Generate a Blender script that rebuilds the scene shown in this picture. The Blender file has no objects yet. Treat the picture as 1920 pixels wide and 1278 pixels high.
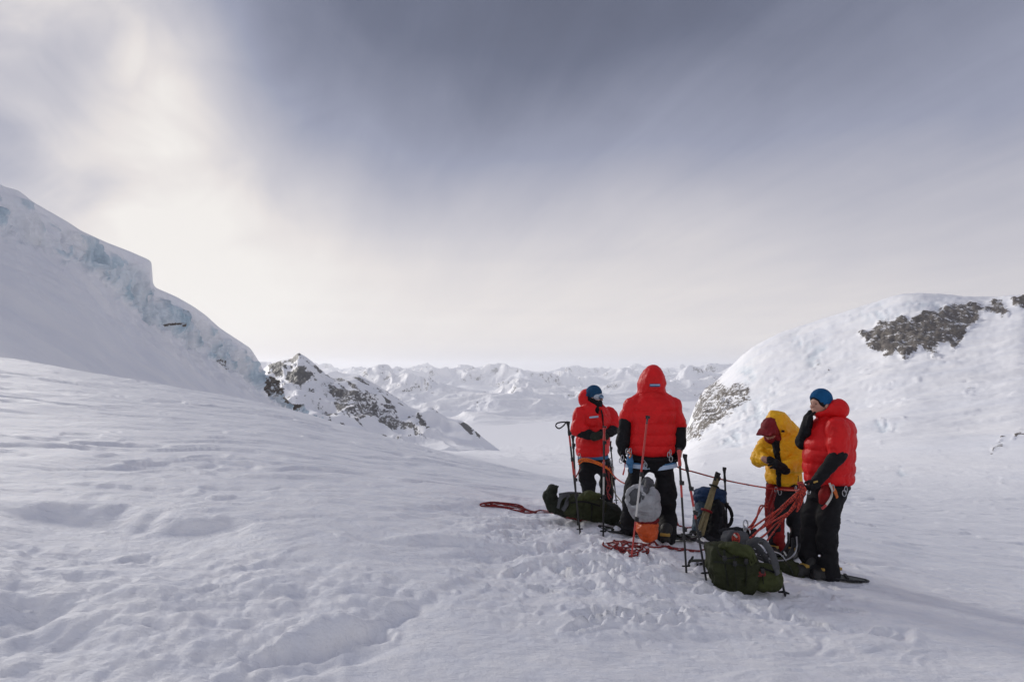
import bpy, math, random
import numpy as np
from mathutils import Vector, Matrix

R = math.radians
scene = bpy.context.scene
random.seed(7)

# Mountaineers with packs and poles on a snow slope, glacier and ranges behind.
# ------------------------------------------------------------------ site data (photo positions u, v of 1920 x 1278 and distances in metres)
# cloud brightness: azimuth, elevation, widths (degrees), amount
SKY_LOBES = [(0, 3, 900, 15.5, 0.73), (40, 6, 18, 9, -0.10), (38, 25, 12, 8, 0.07), (-24, 10, 14, 9, 0.16), (-28, 22, 6.5, 10, 0.50), (-37.5, 25, 6, 6, 0.36),
             (-35, 13, 5, 4, -0.14), (5, 28, 18, 7, -0.06), (0, 90, 900, 40, 0.58), (0, 0.2, 60, 1.6, -0.07), (180, 25, 75, 30, 0.42), (-180, 25, 75, 30, 0.42), (12, 12.5, 6, 3, 0.05)]
HOLLOWS = [(240, 1010, 240, 60, 0.136, 0.06), (800, 985, 130, 26, 0.043, -0.02), (60, 1180, 110, 60, 0.124, 0.0), (850, 1050, 130, 40, 0.074, 0.1),
           (330, 880, 170, 12, 0.031, 0.02), (140, 835, 130, 14, 0.037, 0.03), (420, 922, 150, 12, 0.031, 0.0), (250, 918, 110, 10, 0.031, 0.0),
           (600, 1230, 170, 45, 0.074, -0.3), (1290, 1210, 150, 30, 0.031, -0.1), (1180, 1015, 90, 18, 0.037, 0.0), (1620, 1105, 110, 16, 0.037, 0.15)]
GROOVES = [([(465, 1250), (560, 1215), (720, 1185)], 9, 0.045), 
           ([(1150, 1100), (1260, 1120), (1420, 1150), (1700, 1190)], 10, 0.03)]
ROCKS_RIGHT = [
    ([(1597, 612), (1625, 615), (1650, 602), (1680, 590), (1700, 588), (1720, 592), (1760, 575), (1790, 570), (1840, 570), (1884, 563), (1882, 600),
      (1862, 585), (1840, 592), (1815, 612), (1812, 640), (1790, 655), (1770, 645), (1755, 662), (1720, 658), (1700, 672), (1665, 670), (1640, 660), (1625, 640)], 0.64),
    ([(1893, 558), (1925, 548), (1960, 560), (1945, 590), (1910, 580)], 0.75),
    ([(1286, 800), (1296, 762), (1312, 740), (1335, 718), (1372, 716), (1400, 716), (1418, 745), (1392, 756), (1372, 780), (1352, 800), (1330, 806), (1310, 822), (1284, 836)], 0.50),
    ([(1456, 768), (1478, 764), (1484, 776), (1470, 788), (1462, 776)], 0.45), ([(1515, 683), (1535, 676), (1545, 690), (1522, 694)], 0.42),
    ([(1852, 852), (1872, 822), (1884, 815), (1878, 836), (1862, 856)], 0.6), ([(1895, 820), (1925, 798), (1925, 812), (1902, 830)], 0.55),
    ([(1750, 848), (1762, 848), (1756, 858)], 0.6), ([(1690, 782), (1700, 780), (1702, 788)], 0.5), ([(1312, 874), (1322, 866), (1324, 876)], 0.5)]
_rs = random.Random(21)
for _i in range(34):
    _u, _v, _s = _rs.uniform(1440, 1915), _rs.uniform(690, 930), _rs.uniform(2.5, 7)
    ROCKS_RIGHT.append(([(_u - _s * 1.6, _v), (_u, _v - _s * 0.6), (_u + _s * 1.5, _v + _s * 0.2), (_u + _s * 0.3, _v + _s * 0.7)], _rs.uniform(0.35, 0.55)))
ICE_RIGHT = [(1650, 590, 34, 12), (1740, 572, 40, 8), (1525, 665, 20, 18), (1500, 640, 15, 14), (1400, 700, 18, 22), (1415, 770, 30, 25), (1690, 885, 14, 8),
             (1375, 820, 25, 14), (1445, 730, 14, 10), (1900, 945, 30, 8), (1660, 800, 20, 6)]
# rows from behind the crest to the foot: (u, v, distance)
_sky = [(-900, -800, 92), (-420, -200, 118), (-150, 180, 150), (0, 345, 172), (34, 353, 178), (62, 376, 184), (130, 415, 198), (152, 430, 203), (200, 452, 212), (243, 468, 222),  # first stations, out of view, are raised to cast shade over the foreground
        (285, 486, 232), (283, 512, 240), (290, 536, 252), (330, 553, 266), (362, 571, 282), (386, 588, 296), (412, 612, 312), (450, 637, 332),
        (470, 650, 346), (486, 676, 362), (500, 705, 384), (525, 735, 410), (560, 768, 440), (620, 815, 470)]
_base = [(-900, -200), (-420, 200), (-150, 330), (-20, 432), (30, 446), (62, 460), (115, 478), (140, 492), (175, 512), (205, 540),
         (238, 572), (258, 590), (275, 600), (310, 618), (345, 645), (372, 660), (405, 682), (440, 700), (462, 715), (490, 738), (515, 755), (540, 770), (575, 790), (640, 830)]
_crest = lambda u: float(np.interp(u, [-900, -420, -300, 0, 270, 540, 800], [520, 600, 632, 668, 715, 766, 838]))
ICE_RIDGE = []
for (_u, _v, _d), (_bu, _bv) in zip(_sky, _base):
    _fv = max(_crest(_bu) + 26, _bv + 12)
    _fd = float(np.interp(_bu, [-900, -420, 0, 300, 640], [40, 50, 62, 120, 330]))
    _hm = 0.30 if _bv < 600 else 0.4
    ICE_RIDGE.append([(_u + 4, _v + 60, _d * 1.35), (_u, _v, _d), (_u * 0.72 + _bu * 0.28, _v * 0.72 + _bv * 0.28, _d * 0.985), (_bu, _bv, _d * 0.95),
                      (_bu, _bv * 0.5 + _fv * 0.5, _d * 0.95 * 0.5 + _fd * 0.5 * 1.0), (_bu, _fv, _fd), (_bu, _fv + 60, _fd * 0.9)])
ROCKS_RIDGE = [([(312, 603), (321, 601), (326, 611), (320, 612)], 0.7), ([(404, 672), (425, 676), (432, 690), (412, 684)], 0.5),
               ([(488, 712), (505, 708), (530, 722), (548, 742), (566, 775), (548, 772), (530, 752), (520, 745), (516, 752), (500, 735)], 0.62),
               ([(150, 437), (157, 436), (157, 441)], 0.5), ([(332, 585), (342, 586), (336, 592)], 0.5)]
_pk = [(440, 720), (470, 705), (492, 690), (505, 678), (530, 670), (545, 666), (560, 655), (572, 662), (585, 672), (597, 684), (612, 698), (625, 705), (650, 701),
       (672, 697), (690, 707), (720, 726), (750, 745), (770, 760), (790, 765), (806, 758), (815, 764), (840, 780), (865, 784), (885, 798), (912, 822), (950, 850)]
ROCKY_PEAK = []
for _u, _v in _pk:
    _fv = float(np.interp(_u, [440, 560, 700, 800, 950], [790, 800, 835, 848, 870]))
    _fv = max(_fv, _v + 10)
    ROCKY_PEAK.append([(_u + 10, _v + 90, 2350), (_u, _v, 1700), (_u * 0.97 + 14, _v * 0.66 + _fv * 0.34, 1500), (_u * 0.96 + 20, _v * 0.33 + _fv * 0.67, 1250),
                       (_u * 0.95 + 26, _fv, 1000), (_u * 0.95 + 26, _fv + 50, 900)])
ROCKS_PEAK = [
    ([(495, 682), (515, 674), (535, 680), (540, 690), (526, 706), (510, 700)], 0.85), ([(535, 675), (560, 660), (565, 668), (545, 682)], 0.75),
    ([(535, 725), (540, 700), (560, 684), (575, 700), (584, 712), (570, 722), (552, 722)], 0.85), ([(585, 692), (596, 678), (604, 690), (596, 704)], 0.75),
    ([(600, 698), (620, 702), (622, 708), (606, 706)], 0.7), ([(615, 738), (632, 735), (640, 748), (625, 750)], 0.8),
    ([(600, 720), (640, 735), (700, 742), (720, 760), (750, 780), (760, 802), (735, 798), (700, 790), (665, 784), (645, 774), (625, 752)], 0.50),
    ([(720, 800), (680, 778), (720, 782), (752, 800)], 0.6), ([(700, 712), (735, 732), (752, 748), (735, 744)], 0.65), ([(625, 704), (645, 700), (640, 708)], 0.6),
    ([(778, 782), (790, 780), (805, 800), (812, 812), (798, 808), (786, 798)], 0.7), ([(862, 790), (876, 785), (886, 800), (880, 816), (866, 806)], 0.85),
    ([(890, 806), (902, 810), (906, 819), (892, 816)], 0.8), ([(806, 764), (826, 760), (838, 768), (818, 772)], 0.6)]
FAR_H = 425.0
HAZE_DENSITY = 4.2e-5
HAZE_TOP = 330.0

# ------------------------------------------------------------------ camera
F, HOR, EYE = 1280.0, 690.0, 1.7
PITCH = math.atan((HOR - 639.0) / F)
cam_d = bpy.data.cameras.new('camera')
cam_d.sensor_width = 36.0
cam_d.lens = 24.0
cam_d.clip_start = 0.1
cam_d.clip_end = 120000.0
cam = bpy.data.objects.new('camera', cam_d)
scene.collection.objects.link(cam)
cam.location = (0, 0, EYE)
cam.rotation_euler = (math.pi / 2 + PITCH, 0, 0)
scene.camera = cam

# ------------------------------------------------------------------ exposure
scene.view_settings.view_transform = 'Standard'
scene.view_settings.look = 'None'
scene.view_settings.exposure = 0.0
scene.view_settings.gamma = 1.0
scene.view_settings.use_curve_mapping = False
scene.cycles.use_denoising = True
scene.cycles.max_bounces = 8
scene.cycles.diffuse_bounces = 4
scene.cycles.volume_bounces = 1
scene.cycles.sample_clamp_indirect = 6.0

# ------------------------------------------------------------------ sun behind thin cloud, ahead and to the left
SUN_AZ, SUN_EL = R(-44), R(18)          # azimuth from straight ahead, positive to the right
sun_d = bpy.data.lights.new('sun', 'SUN')
sun_d.energy = 3.2
sun_d.angle = R(20)
sun_d.color = (1.0, 0.95, 0.88)
sun = bpy.data.objects.new('sun', sun_d)
scene.collection.objects.link(sun)
sdir = Vector((math.sin(SUN_AZ) * math.cos(SUN_EL), math.cos(SUN_AZ) * math.cos(SUN_EL), math.sin(SUN_EL)))
sun.rotation_euler = (-sdir).to_track_quat('-Z', 'Y').to_euler()

# ------------------------------------------------------------------ world: overcast cloud deck over a sky texture
world = bpy.data.worlds.new('World')
scene.world = world
world.use_nodes = True
nt = world.node_tree
for n in list(nt.nodes):
    nt.nodes.remove(n)


def wn(kind, **kw):
    n = nt.nodes.new(kind)
    for k, v in kw.items():
        setattr(n, k, v)
    return n


def wm(op, a, b=None, c=None):
    n = nt.nodes.new('ShaderNodeMath')
    n.operation = op
    for i, q in enumerate((a, b, c)):
        if q is None:
            continue
        if isinstance(q, (int, float)):
            n.inputs[i].default_value = q
        else:
            nt.links.new(q, n.inputs[i])
    return n.outputs[0]


tc = wn('ShaderNodeTexCoord')
sep = wn('ShaderNodeSeparateXYZ')
nt.links.new(tc.outputs['Generated'], sep.inputs[0])
dx, dy, dz = sep.outputs
az = wm('ARCTAN2', dx, dy)
el = wm('ARCSINE', wm('MINIMUM', wm('MAXIMUM', dz, -1.0), 1.0))


def lobe(a0, e0, sa, se, amp):
    a = wm('POWER', wm('ABSOLUTE', wm('DIVIDE', wm('SUBTRACT', az, R(a0)), R(sa))), 2.0)
    e = wm('POWER', wm('ABSOLUTE', wm('DIVIDE', wm('SUBTRACT', el, R(e0)), R(se))), 2.0)
    return wm('MULTIPLY', wm('EXPONENT', wm('MULTIPLY', wm('ADD', a, e), -1.0)), amp)


# cloud ceiling coordinates: the deck seen in perspective
inv = wm('DIVIDE', 1.0, wm('ADD', wm('MAXIMUM', dz, 0.0), 0.10))
px, py = wm('MULTIPLY', dx, inv), wm('MULTIPLY', dy, inv)
ca, sa_ = math.cos(R(-16)), math.sin(R(-16))
along = wm('ADD', wm('MULTIPLY', px, sa_), wm('MULTIPLY', py, ca))
across = wm('SUBTRACT', wm('MULTIPLY', px, ca), wm('MULTIPLY', py, sa_))


def cloud(fa, fx, scale, detail, rough, dist, off=0.0):
    cmb = wn('ShaderNodeCombineXYZ')
    nt.links.new(wm('MULTIPLY', along, fa), cmb.inputs[0])
    nt.links.new(wm('MULTIPLY', across, fx), cmb.inputs[1])
    cmb.inputs[2].default_value = off
    nz = wn('ShaderNodeTexNoise')
    nz.inputs['Scale'].default_value = scale
    nz.inputs['Detail'].default_value = detail
    nz.inputs['Roughness'].default_value = rough
    nz.inputs['Distortion'].default_value = dist
    nt.links.new(cmb.outputs[0], nz.inputs['Vector'])
    return wm('SUBTRACT', nz.outputs['Fac'], 0.5)


n1 = cloud(0.22, 0.8, 1.0, 5.0, 0.5, 0.6, 1.3)
n2 = cloud(0.5, 0.7, 0.9, 4.0, 0.5, 0.8, 4.1)
n3 = cloud(0.35, 2.2, 1.4, 6.0, 0.55, 0.4, 9.2)
n4 = cloud(0.55, 3.0, 1.7, 7.0, 0.6, 1.7, 14.6)
B = wm('ADD', 0.16, 0.0)
for args in SKY_LOBES:
    B = wm('ADD', B, lobe(*args))
hi = wm('MINIMUM', wm('MULTIPLY', wm('MAXIMUM', el, 0.0), 4.0), 1.0)
pc = wn('ShaderNodeCombineXYZ')
nt.links.new(wm('MULTIPLY', az, 4.2), pc.inputs[0])
nt.links.new(wm('MULTIPLY', el, 5.0), pc.inputs[1])
puff = wn('ShaderNodeTexNoise')
puff.inputs['Scale'].default_value = 1.6
puff.inputs['Detail'].default_value = 5.0
puff.inputs['Roughness'].default_value = 0.45
puff.inputs['Distortion'].default_value = 0.9
nt.links.new(pc.outputs[0], puff.inputs['Vector'])
puffs = wm('MULTIPLY', wm('SUBTRACT', puff.outputs['Fac'], 0.5), wm('ADD', 0.08, lobe(-34, 18, 14, 14, 0.55)))
tex = wm('ADD', wm('ADD', wm('MULTIPLY', n1, 0.17), wm('MULTIPLY', n2, 0.06)), wm('ADD', wm('ADD', wm('MULTIPLY', n3, 0.11), wm('MULTIPLY', n4, 0.045)), puffs))
B = wm('ADD', B, wm('MULTIPLY', tex, wm('ADD', wm('MULTIPLY', hi, 0.85), 0.15)))
# faint layered bars low over the horizon
bar_c = wn('ShaderNodeCombineXYZ')
nt.links.new(wm('MULTIPLY', az, 1.2), bar_c.inputs[0])
nt.links.new(wm('MULTIPLY', el, 26.0), bar_c.inputs[1])
bar = wn('ShaderNodeTexNoise')
bar.inputs['Scale'].default_value = 1.0
bar.inputs['Detail'].default_value = 4.0
nt.links.new(bar_c.outputs[0], bar.inputs['Vector'])
B = wm('ADD', B, wm('MULTIPLY', wm('SUBTRACT', bar.outputs['Fac'], 0.5), wm('MULTIPLY', wm('SUBTRACT', 1.0, hi), 0.16)))
ramp = wn('ShaderNodeValToRGB')
nt.links.new(B, ramp.inputs['Fac'])
cr = ramp.color_ramp
stops = [(0.0, (0.068, 0.076, 0.112)), (0.25, (0.150, 0.168, 0.240)), (0.5, (0.325, 0.345, 0.45)),
         (0.75, (0.60, 0.585, 0.63)), (0.9, (0.80, 0.755, 0.74)), (1.0, (0.90, 0.865, 0.83))]
while len(cr.elements) < len(stops):
    cr.elements.new(0.5)
for e, (p, c) in zip(cr.elements, stops):
    e.position = p
    e.color = (*c, 1)
sky = wn('ShaderNodeTexSky', sky_type='NISHITA')
sky.sun_disc = False
sky.sun_elevation = SUN_EL
sky.sun_rotation = SUN_AZ
sky.altitude = 3000
bg_sky = wn('ShaderNodeBackground')
bg_sky.inputs['Strength'].default_value = 0.06
nt.links.new(sky.outputs[0], bg_sky.inputs['Color'])
bg_cloud = wn('ShaderNodeBackground')
bg_cloud.inputs['Strength'].default_value = 1.0
nt.links.new(ramp.outputs[0], bg_cloud.inputs['Color'])
mixs = wn('ShaderNodeMixShader')
mixs.inputs[0].default_value = 0.96
nt.links.new(bg_sky.outputs[0], mixs.inputs[1])
nt.links.new(bg_cloud.outputs[0], mixs.inputs[2])
wout = wn('ShaderNodeOutputWorld')
nt.links.new(mixs.outputs[0], wout.inputs['Surface'])


# ------------------------------------------------------------------ helpers
def P(u, v, d):
    """point seen at photo position (u, v), d metres in front of the camera plane"""
    cx, cz = (u - 960.0) / F, (639.0 - v) / F
    y = math.cos(PITCH) - math.sin(PITCH) * cz
    z = math.sin(PITCH) + math.cos(PITCH) * cz
    k = d / y
    return np.array((cx * k, d, z * k + EYE))


def PA(u, v, d):
    u, v, d = (np.asarray(a, float) for a in (u, v, d))
    cx, cz = (u - 960.0) / F, (639.0 - v) / F
    y = math.cos(PITCH) - math.sin(PITCH) * cz
    z = math.sin(PITCH) + math.cos(PITCH) * cz
    k = d / y
    return np.stack(np.broadcast_arrays(cx * k, d + 0 * cx, z * k + EYE), -1)


def to_px(p):
    x, y, z = p[..., 0], np.maximum(p[..., 1], 1e-3), p[..., 2] - EYE
    yc = math.cos(PITCH) * y + math.sin(PITCH) * z
    zc = -math.sin(PITCH) * y + math.cos(PITCH) * z
    yc = np.maximum(yc, 1e-3)
    return 960 + F * x / yc, 639 - F * zc / yc


def _hash(ix, iy, iz, seed):
    h = (ix.astype(np.uint32) * np.uint32(374761393) + iy.astype(np.uint32) * np.uint32(668265263)
         + iz.astype(np.uint32) * np.uint32(2147483647) + np.uint32((seed * 974634777) & 0xFFFFFFFF))
    h = (h ^ (h >> np.uint32(13))) * np.uint32(1274126177)
    h = (h ^ (h >> np.uint32(16))) * np.uint32(2246822519)
    return h ^ (h >> np.uint32(15))


_G = np.array([(1, 1, 0), (-1, 1, 0), (1, -1, 0), (-1, -1, 0), (1, 0, 1), (-1, 0, 1), (1, 0, -1), (-1, 0, -1),
               (0, 1, 1), (0, -1, 1), (0, 1, -1), (0, -1, -1), (1, 1, 0), (-1, 1, 0), (0, -1, 1), (0, -1, -1)], float)


def noise3(x, y, z=0.0, seed=0):
    x, y, z = np.broadcast_arrays(np.asarray(x, float), np.asarray(y, float), np.asarray(z, float))
    fx, fy, fz = np.floor(x), np.floor(y), np.floor(z)
    ix, iy, iz = fx.astype(np.int64), fy.astype(np.int64), fz.astype(np.int64)
    x, y, z = x - fx, y - fy, z - fz
    f = lambda t: t * t * t * (t * (t * 6 - 15) + 10)
    u, v, w = f(x), f(y), f(z)
    out = 0
    for a in (0, 1):
        wa = u if a else 1 - u
        for b in (0, 1):
            wb = v if b else 1 - v
            for c in (0, 1):
                wc = w if c else 1 - w
                g = _G[_hash(ix + a, iy + b, iz + c, seed) & np.uint32(15)]
                out = out + wa * wb * wc * (g[..., 0] * (x - a) + g[..., 1] * (y - b) + g[..., 2] * (z - c))
    return out


def fbm(x, y, z=0.0, octaves=4, gain=0.5, seed=0, lac=2.03):
    s, a = 0, 1.0
    for i in range(octaves):
        s = s + a * noise3(x, y, z, seed + i * 17)
        x, y, z = x * lac + 3.1, y * lac - 1.7, z * lac + 0.9
        a *= gain
    return s


def ridged(x, y, z=0.0, octaves=5, gain=0.5, seed=0):
    s, a, prev = 0, 1.0, 1.0
    for i in range(octaves):
        n = 1 - np.abs(noise3(x, y, z, seed + i * 13)) * 1.6
        n = np.clip(n, 0, 1) ** 2
        s = s + a * n * prev
        prev = np.clip(n * 1.4, 0, 1)
        x, y, z = x * 2.07 + 5.3, y * 2.07 + 1.1, z * 2.07
        a *= gain
    return s


def sstep(a, b, x):
    t = np.clip((x - a) / (b - a), 0, 1)
    return t * t * (3 - 2 * t)


def poly_sd(u, v, poly):
    """signed distance in photo pixels to a closed outline, positive inside"""
    poly = np.array(poly, float)
    best = np.full(u.shape, 1e9)
    inside = np.zeros(u.shape, bool)
    for (x0, y0), (x1, y1) in zip(poly, np.roll(poly, -1, 0)):
        ex, ey = x1 - x0, y1 - y0
        t = np.clip(((u - x0) * ex + (v - y0) * ey) / (ex * ex + ey * ey + 1e-9), 0, 1)
        best = np.minimum(best, np.hypot(u - x0 - t * ex, v - y0 - t * ey))
        c = ((y0 > v) != (y1 > v)) & (u < (x1 - x0) * (v - y0) / (y1 - y0 + 1e-12) + x0)
        inside ^= c
    return np.where(inside, best, -best)


def line_dist(u, v, pts):
    best = np.full(u.shape, 1e9)
    for (x0, y0), (x1, y1) in zip(pts[:-1], pts[1:]):
        ex, ey = x1 - x0, y1 - y0
        t = np.clip(((u - x0) * ex + (v - y0) * ey) / (ex * ex + ey * ey + 1e-9), 0, 1)
        best = np.minimum(best, np.hypot(u - x0 - t * ex, v - y0 - t * ey))
    return best


def gsmooth(a, sigma, axis):
    r = max(1, int(sigma * 3))
    k = np.exp(-0.5 * (np.arange(-r, r + 1) / sigma) ** 2)
    k /= k.sum()
    a = np.moveaxis(a, axis, 0)
    p = np.concatenate([np.repeat(a[:1], r, 0), a, np.repeat(a[-1:], r, 0)], 0)
    o = sum(k[i] * p[i:i + a.shape[0]] for i in range(2 * r + 1))
    return np.moveaxis(o, 0, axis)


def raw_mesh(name, verts, quads, attrs=None, smooth=True):
    """mesh from numpy arrays of vertices and quads (or triangles)"""
    me = bpy.data.meshes.new(name)
    verts = np.ascontiguousarray(verts, dtype=np.float32)
    quads = np.ascontiguousarray(quads, dtype=np.int32)
    n, k = quads.shape
    me.vertices.add(len(verts))
    me.vertices.foreach_set('co', verts.ravel())
    me.loops.add(n * k)
    me.loops.foreach_set('vertex_index', quads.ravel())
    me.polygons.add(n)
    me.polygons.foreach_set('loop_start', np.arange(0, n * k, k, dtype=np.int32))
    me.polygons.foreach_set('loop_total', np.full(n, k, dtype=np.int32))
    me.polygons.foreach_set('use_smooth', np.full(n, smooth, dtype=bool))
    for an, av in (attrs or {}).items():
        at = me.attributes.new(an, 'FLOAT', 'POINT')
        at.data.foreach_set('value', np.ascontiguousarray(av, dtype=np.float32).ravel())
    me.update(calc_edges=True)
    return me


def grid_quads(nr, nc, flip=False):
    i = np.arange(nr - 1)[:, None] * nc + np.arange(nc - 1)[None, :]
    q = np.stack([i, i + 1, i + nc + 1, i + nc], -1).reshape(-1, 4)
    return q[:, ::-1] if flip else q


def link(name, me, mat=None, parent=None):
    o = bpy.data.objects.new(name, me)
    scene.collection.objects.link(o)
    if mat is not None and me is not None:
        me.materials.append(mat)
    if parent is not None:
        o.parent = parent
    return o


def structure(o, label=None):
    o['kind'] = 'structure'
    if label:
        o['label'] = label
    return o


def thing(name, label, cat, loc, group=None):
    o = bpy.data.objects.new(name, None)
    o.empty_display_size = 0.1
    scene.collection.objects.link(o)
    o.location = loc
    return tag(o, label, cat, group)


def tag(o, label, cat, group=None):
    o['label'] = label
    o['category'] = cat
    if group:
        o['group'] = group
    return o


# ------------------------------------------------------------------ materials
def mat_nodes(name):
    m = bpy.data.materials.new(name)
    m.use_nodes = True
    t = m.node_tree
    return m, t, t.nodes['Principled BSDF']


def n_new(t, kind, **inp):
    n = t.nodes.new(kind)
    for k, v in inp.items():
        n.inputs[k.replace('_', ' ')].default_value = v
    return n


def n_math(t, op, a, b=None):
    n = t.nodes.new('ShaderNodeMath')
    n.operation = op
    n.use_clamp = False
    for i, q in enumerate((a, b)):
        if q is None:
            continue
        if isinstance(q, (int, float)):
            n.inputs[i].default_value = q
        else:
            t.links.new(q, n.inputs[i])
    return n.outputs[0]


def n_mix(t, fac, a, b):
    n = t.nodes.new('ShaderNodeMix')
    n.data_type = 'RGBA'
    if isinstance(fac, (int, float)):
        n.inputs[0].default_value = fac
    else:
        t.links.new(fac, n.inputs[0])
    for i, q in ((6, a), (7, b)):
        if isinstance(q, tuple):
            n.inputs[i].default_value = (*q, 1)
        else:
            t.links.new(q, n.inputs[i])
    return n.outputs[2]


def n_noise(t, scale, detail=4.0, rough=0.55, coord='Object', stretch=None):
    c = t.nodes.new('ShaderNodeTexCoord')
    n = n_new(t, 'ShaderNodeTexNoise', Scale=scale, Detail=detail, Roughness=rough)
    if stretch:
        mp = t.nodes.new('ShaderNodeMapping')
        mp.inputs['Scale'].default_value = stretch
        t.links.new(c.outputs[coord], mp.inputs[0])
        t.links.new(mp.outputs[0], n.inputs['Vector'])
    else:
        t.links.new(c.outputs[coord], n.inputs['Vector'])
    return n.outputs['Fac']


def n_ramp(t, fac, stops):
    r = t.nodes.new('ShaderNodeValToRGB')
    t.links.new(fac, r.inputs[0])
    while len(r.color_ramp.elements) < len(stops):
        r.color_ramp.elements.new(0.5)
    for e, (p, c) in zip(r.color_ramp.elements, stops):
        e.position = p
        e.color = (*c, 1) if isinstance(c, tuple) else (c, c, c, 1)
    return r.outputs[0]


def n_bump(t, bs, height, strength, dist):
    b = n_new(t, 'ShaderNodeBump', Strength=strength, Distance=dist)
    t.links.new(height, b.inputs['Height'])
    t.links.new(b.outputs[0], bs.inputs['Normal'])


def snow_material(name, scale, rock_scale, bump_d, stretch=None, tone=(1.0, 1.0, 1.0), crust=False):
    """wind-packed snow; attribute 'rock' uncovers rock, attribute 'ice' blue glacier ice"""
    m, t, bs = mat_nodes(name)
    big = n_noise(t, scale * 0.25, 3.0)
    snow = n_mix(t, n_ramp(t, big, [(0.35, 0.0), (0.65, 1.0)]), (0.79, 0.805, 0.85), (0.865, 0.865, 0.88))
    ice_a = t.nodes.new('ShaderNodeAttribute')
    ice_a.attribute_name = 'ice'
    streak = n_noise(t, rock_scale * 1.5, 5.0, 0.6, stretch=(1.0, 1.0, 0.35))
    icec = n_ramp(t, streak, [(0.32, (0.17, 0.29, 0.38)), (0.5, (0.40, 0.54, 0.63)), (0.68, (0.68, 0.77, 0.83))])
    col = n_mix(t, n_math(t, 'MULTIPLY', ice_a.outputs['Fac'], 1.0), snow, icec)
    rock_a = t.nodes.new('ShaderNodeAttribute')
    rock_a.attribute_name = 'rock'
    rn = n_noise(t, rock_scale, 8.0, 0.68, stretch=stretch)
    rn2 = n_noise(t, rock_scale * 4.0, 6.0, 0.65, stretch=stretch)
    rn3 = n_noise(t, rock_scale * 0.35, 3.0)
    rockc = n_mix(t, rn3, n_ramp(t, rn2, [(0.3, (0.045, 0.042, 0.042)), (0.55, (0.12, 0.11, 0.105)), (0.75, (0.26, 0.245, 0.23))]),
                  n_ramp(t, rn2, [(0.3, (0.06, 0.052, 0.043)), (0.6, (0.18, 0.15, 0.115)), (0.8, (0.30, 0.27, 0.22))]))
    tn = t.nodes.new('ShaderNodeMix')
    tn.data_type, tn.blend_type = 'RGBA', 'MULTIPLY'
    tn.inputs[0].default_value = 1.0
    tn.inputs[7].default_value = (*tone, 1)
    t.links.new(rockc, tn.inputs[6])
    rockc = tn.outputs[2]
    edge = n_math(t, 'ADD', n_math(t, 'MULTIPLY', rock_a.outputs['Fac'], 1.5), n_math(t, 'MULTIPLY', n_math(t, 'SUBTRACT', n_math(t, 'ADD', n_math(t, 'MULTIPLY', rn, 0.62), n_math(t, 'MULTIPLY', rn2, 0.38)), 0.5), 3.6))
    fac = n_ramp(t, edge, [(0.62, 0.0), (0.76, 1.0)])
    has = n_ramp(t, rock_a.outputs['Fac'], [(0.02, 0.0), (0.12, 1.0)])
    fac = n_math(t, 'MULTIPLY', fac, has)
    t.links.new(n_mix(t, fac, col, rockc), bs.inputs['Base Color'])
    bs.inputs['Roughness'].default_value = 0.62
    bs.inputs['Specular IOR Level'].default_value = 0.35
    fine = n_noise(t, scale, 7.0, 0.62)
    if crust:
        c1 = n_ramp(t, n_noise(t, 2.6, 7.0, 0.6, stretch=(0.8, 2.6, 1.0)), [(0.46, 0.0), (0.50, 0.55), (0.58, 1.0)])
        c2 = n_ramp(t, n_noise(t, 7.5, 6.0, 0.62, stretch=(0.8, 1.9, 1.0)), [(0.47, 0.0), (0.52, 0.6), (0.62, 1.0)])
        fine = n_math(t, 'ADD', fine, n_math(t, 'ADD', n_math(t, 'MULTIPLY', c1, 0.42), n_math(t, 'MULTIPLY', c2, 0.30)))
    n_bump(t, bs, n_math(t, 'ADD', fine, n_math(t, 'MULTIPLY', n_math(t, 'MULTIPLY', rn2, fac), 3.0)), 0.55, bump_d)
    return m


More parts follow.
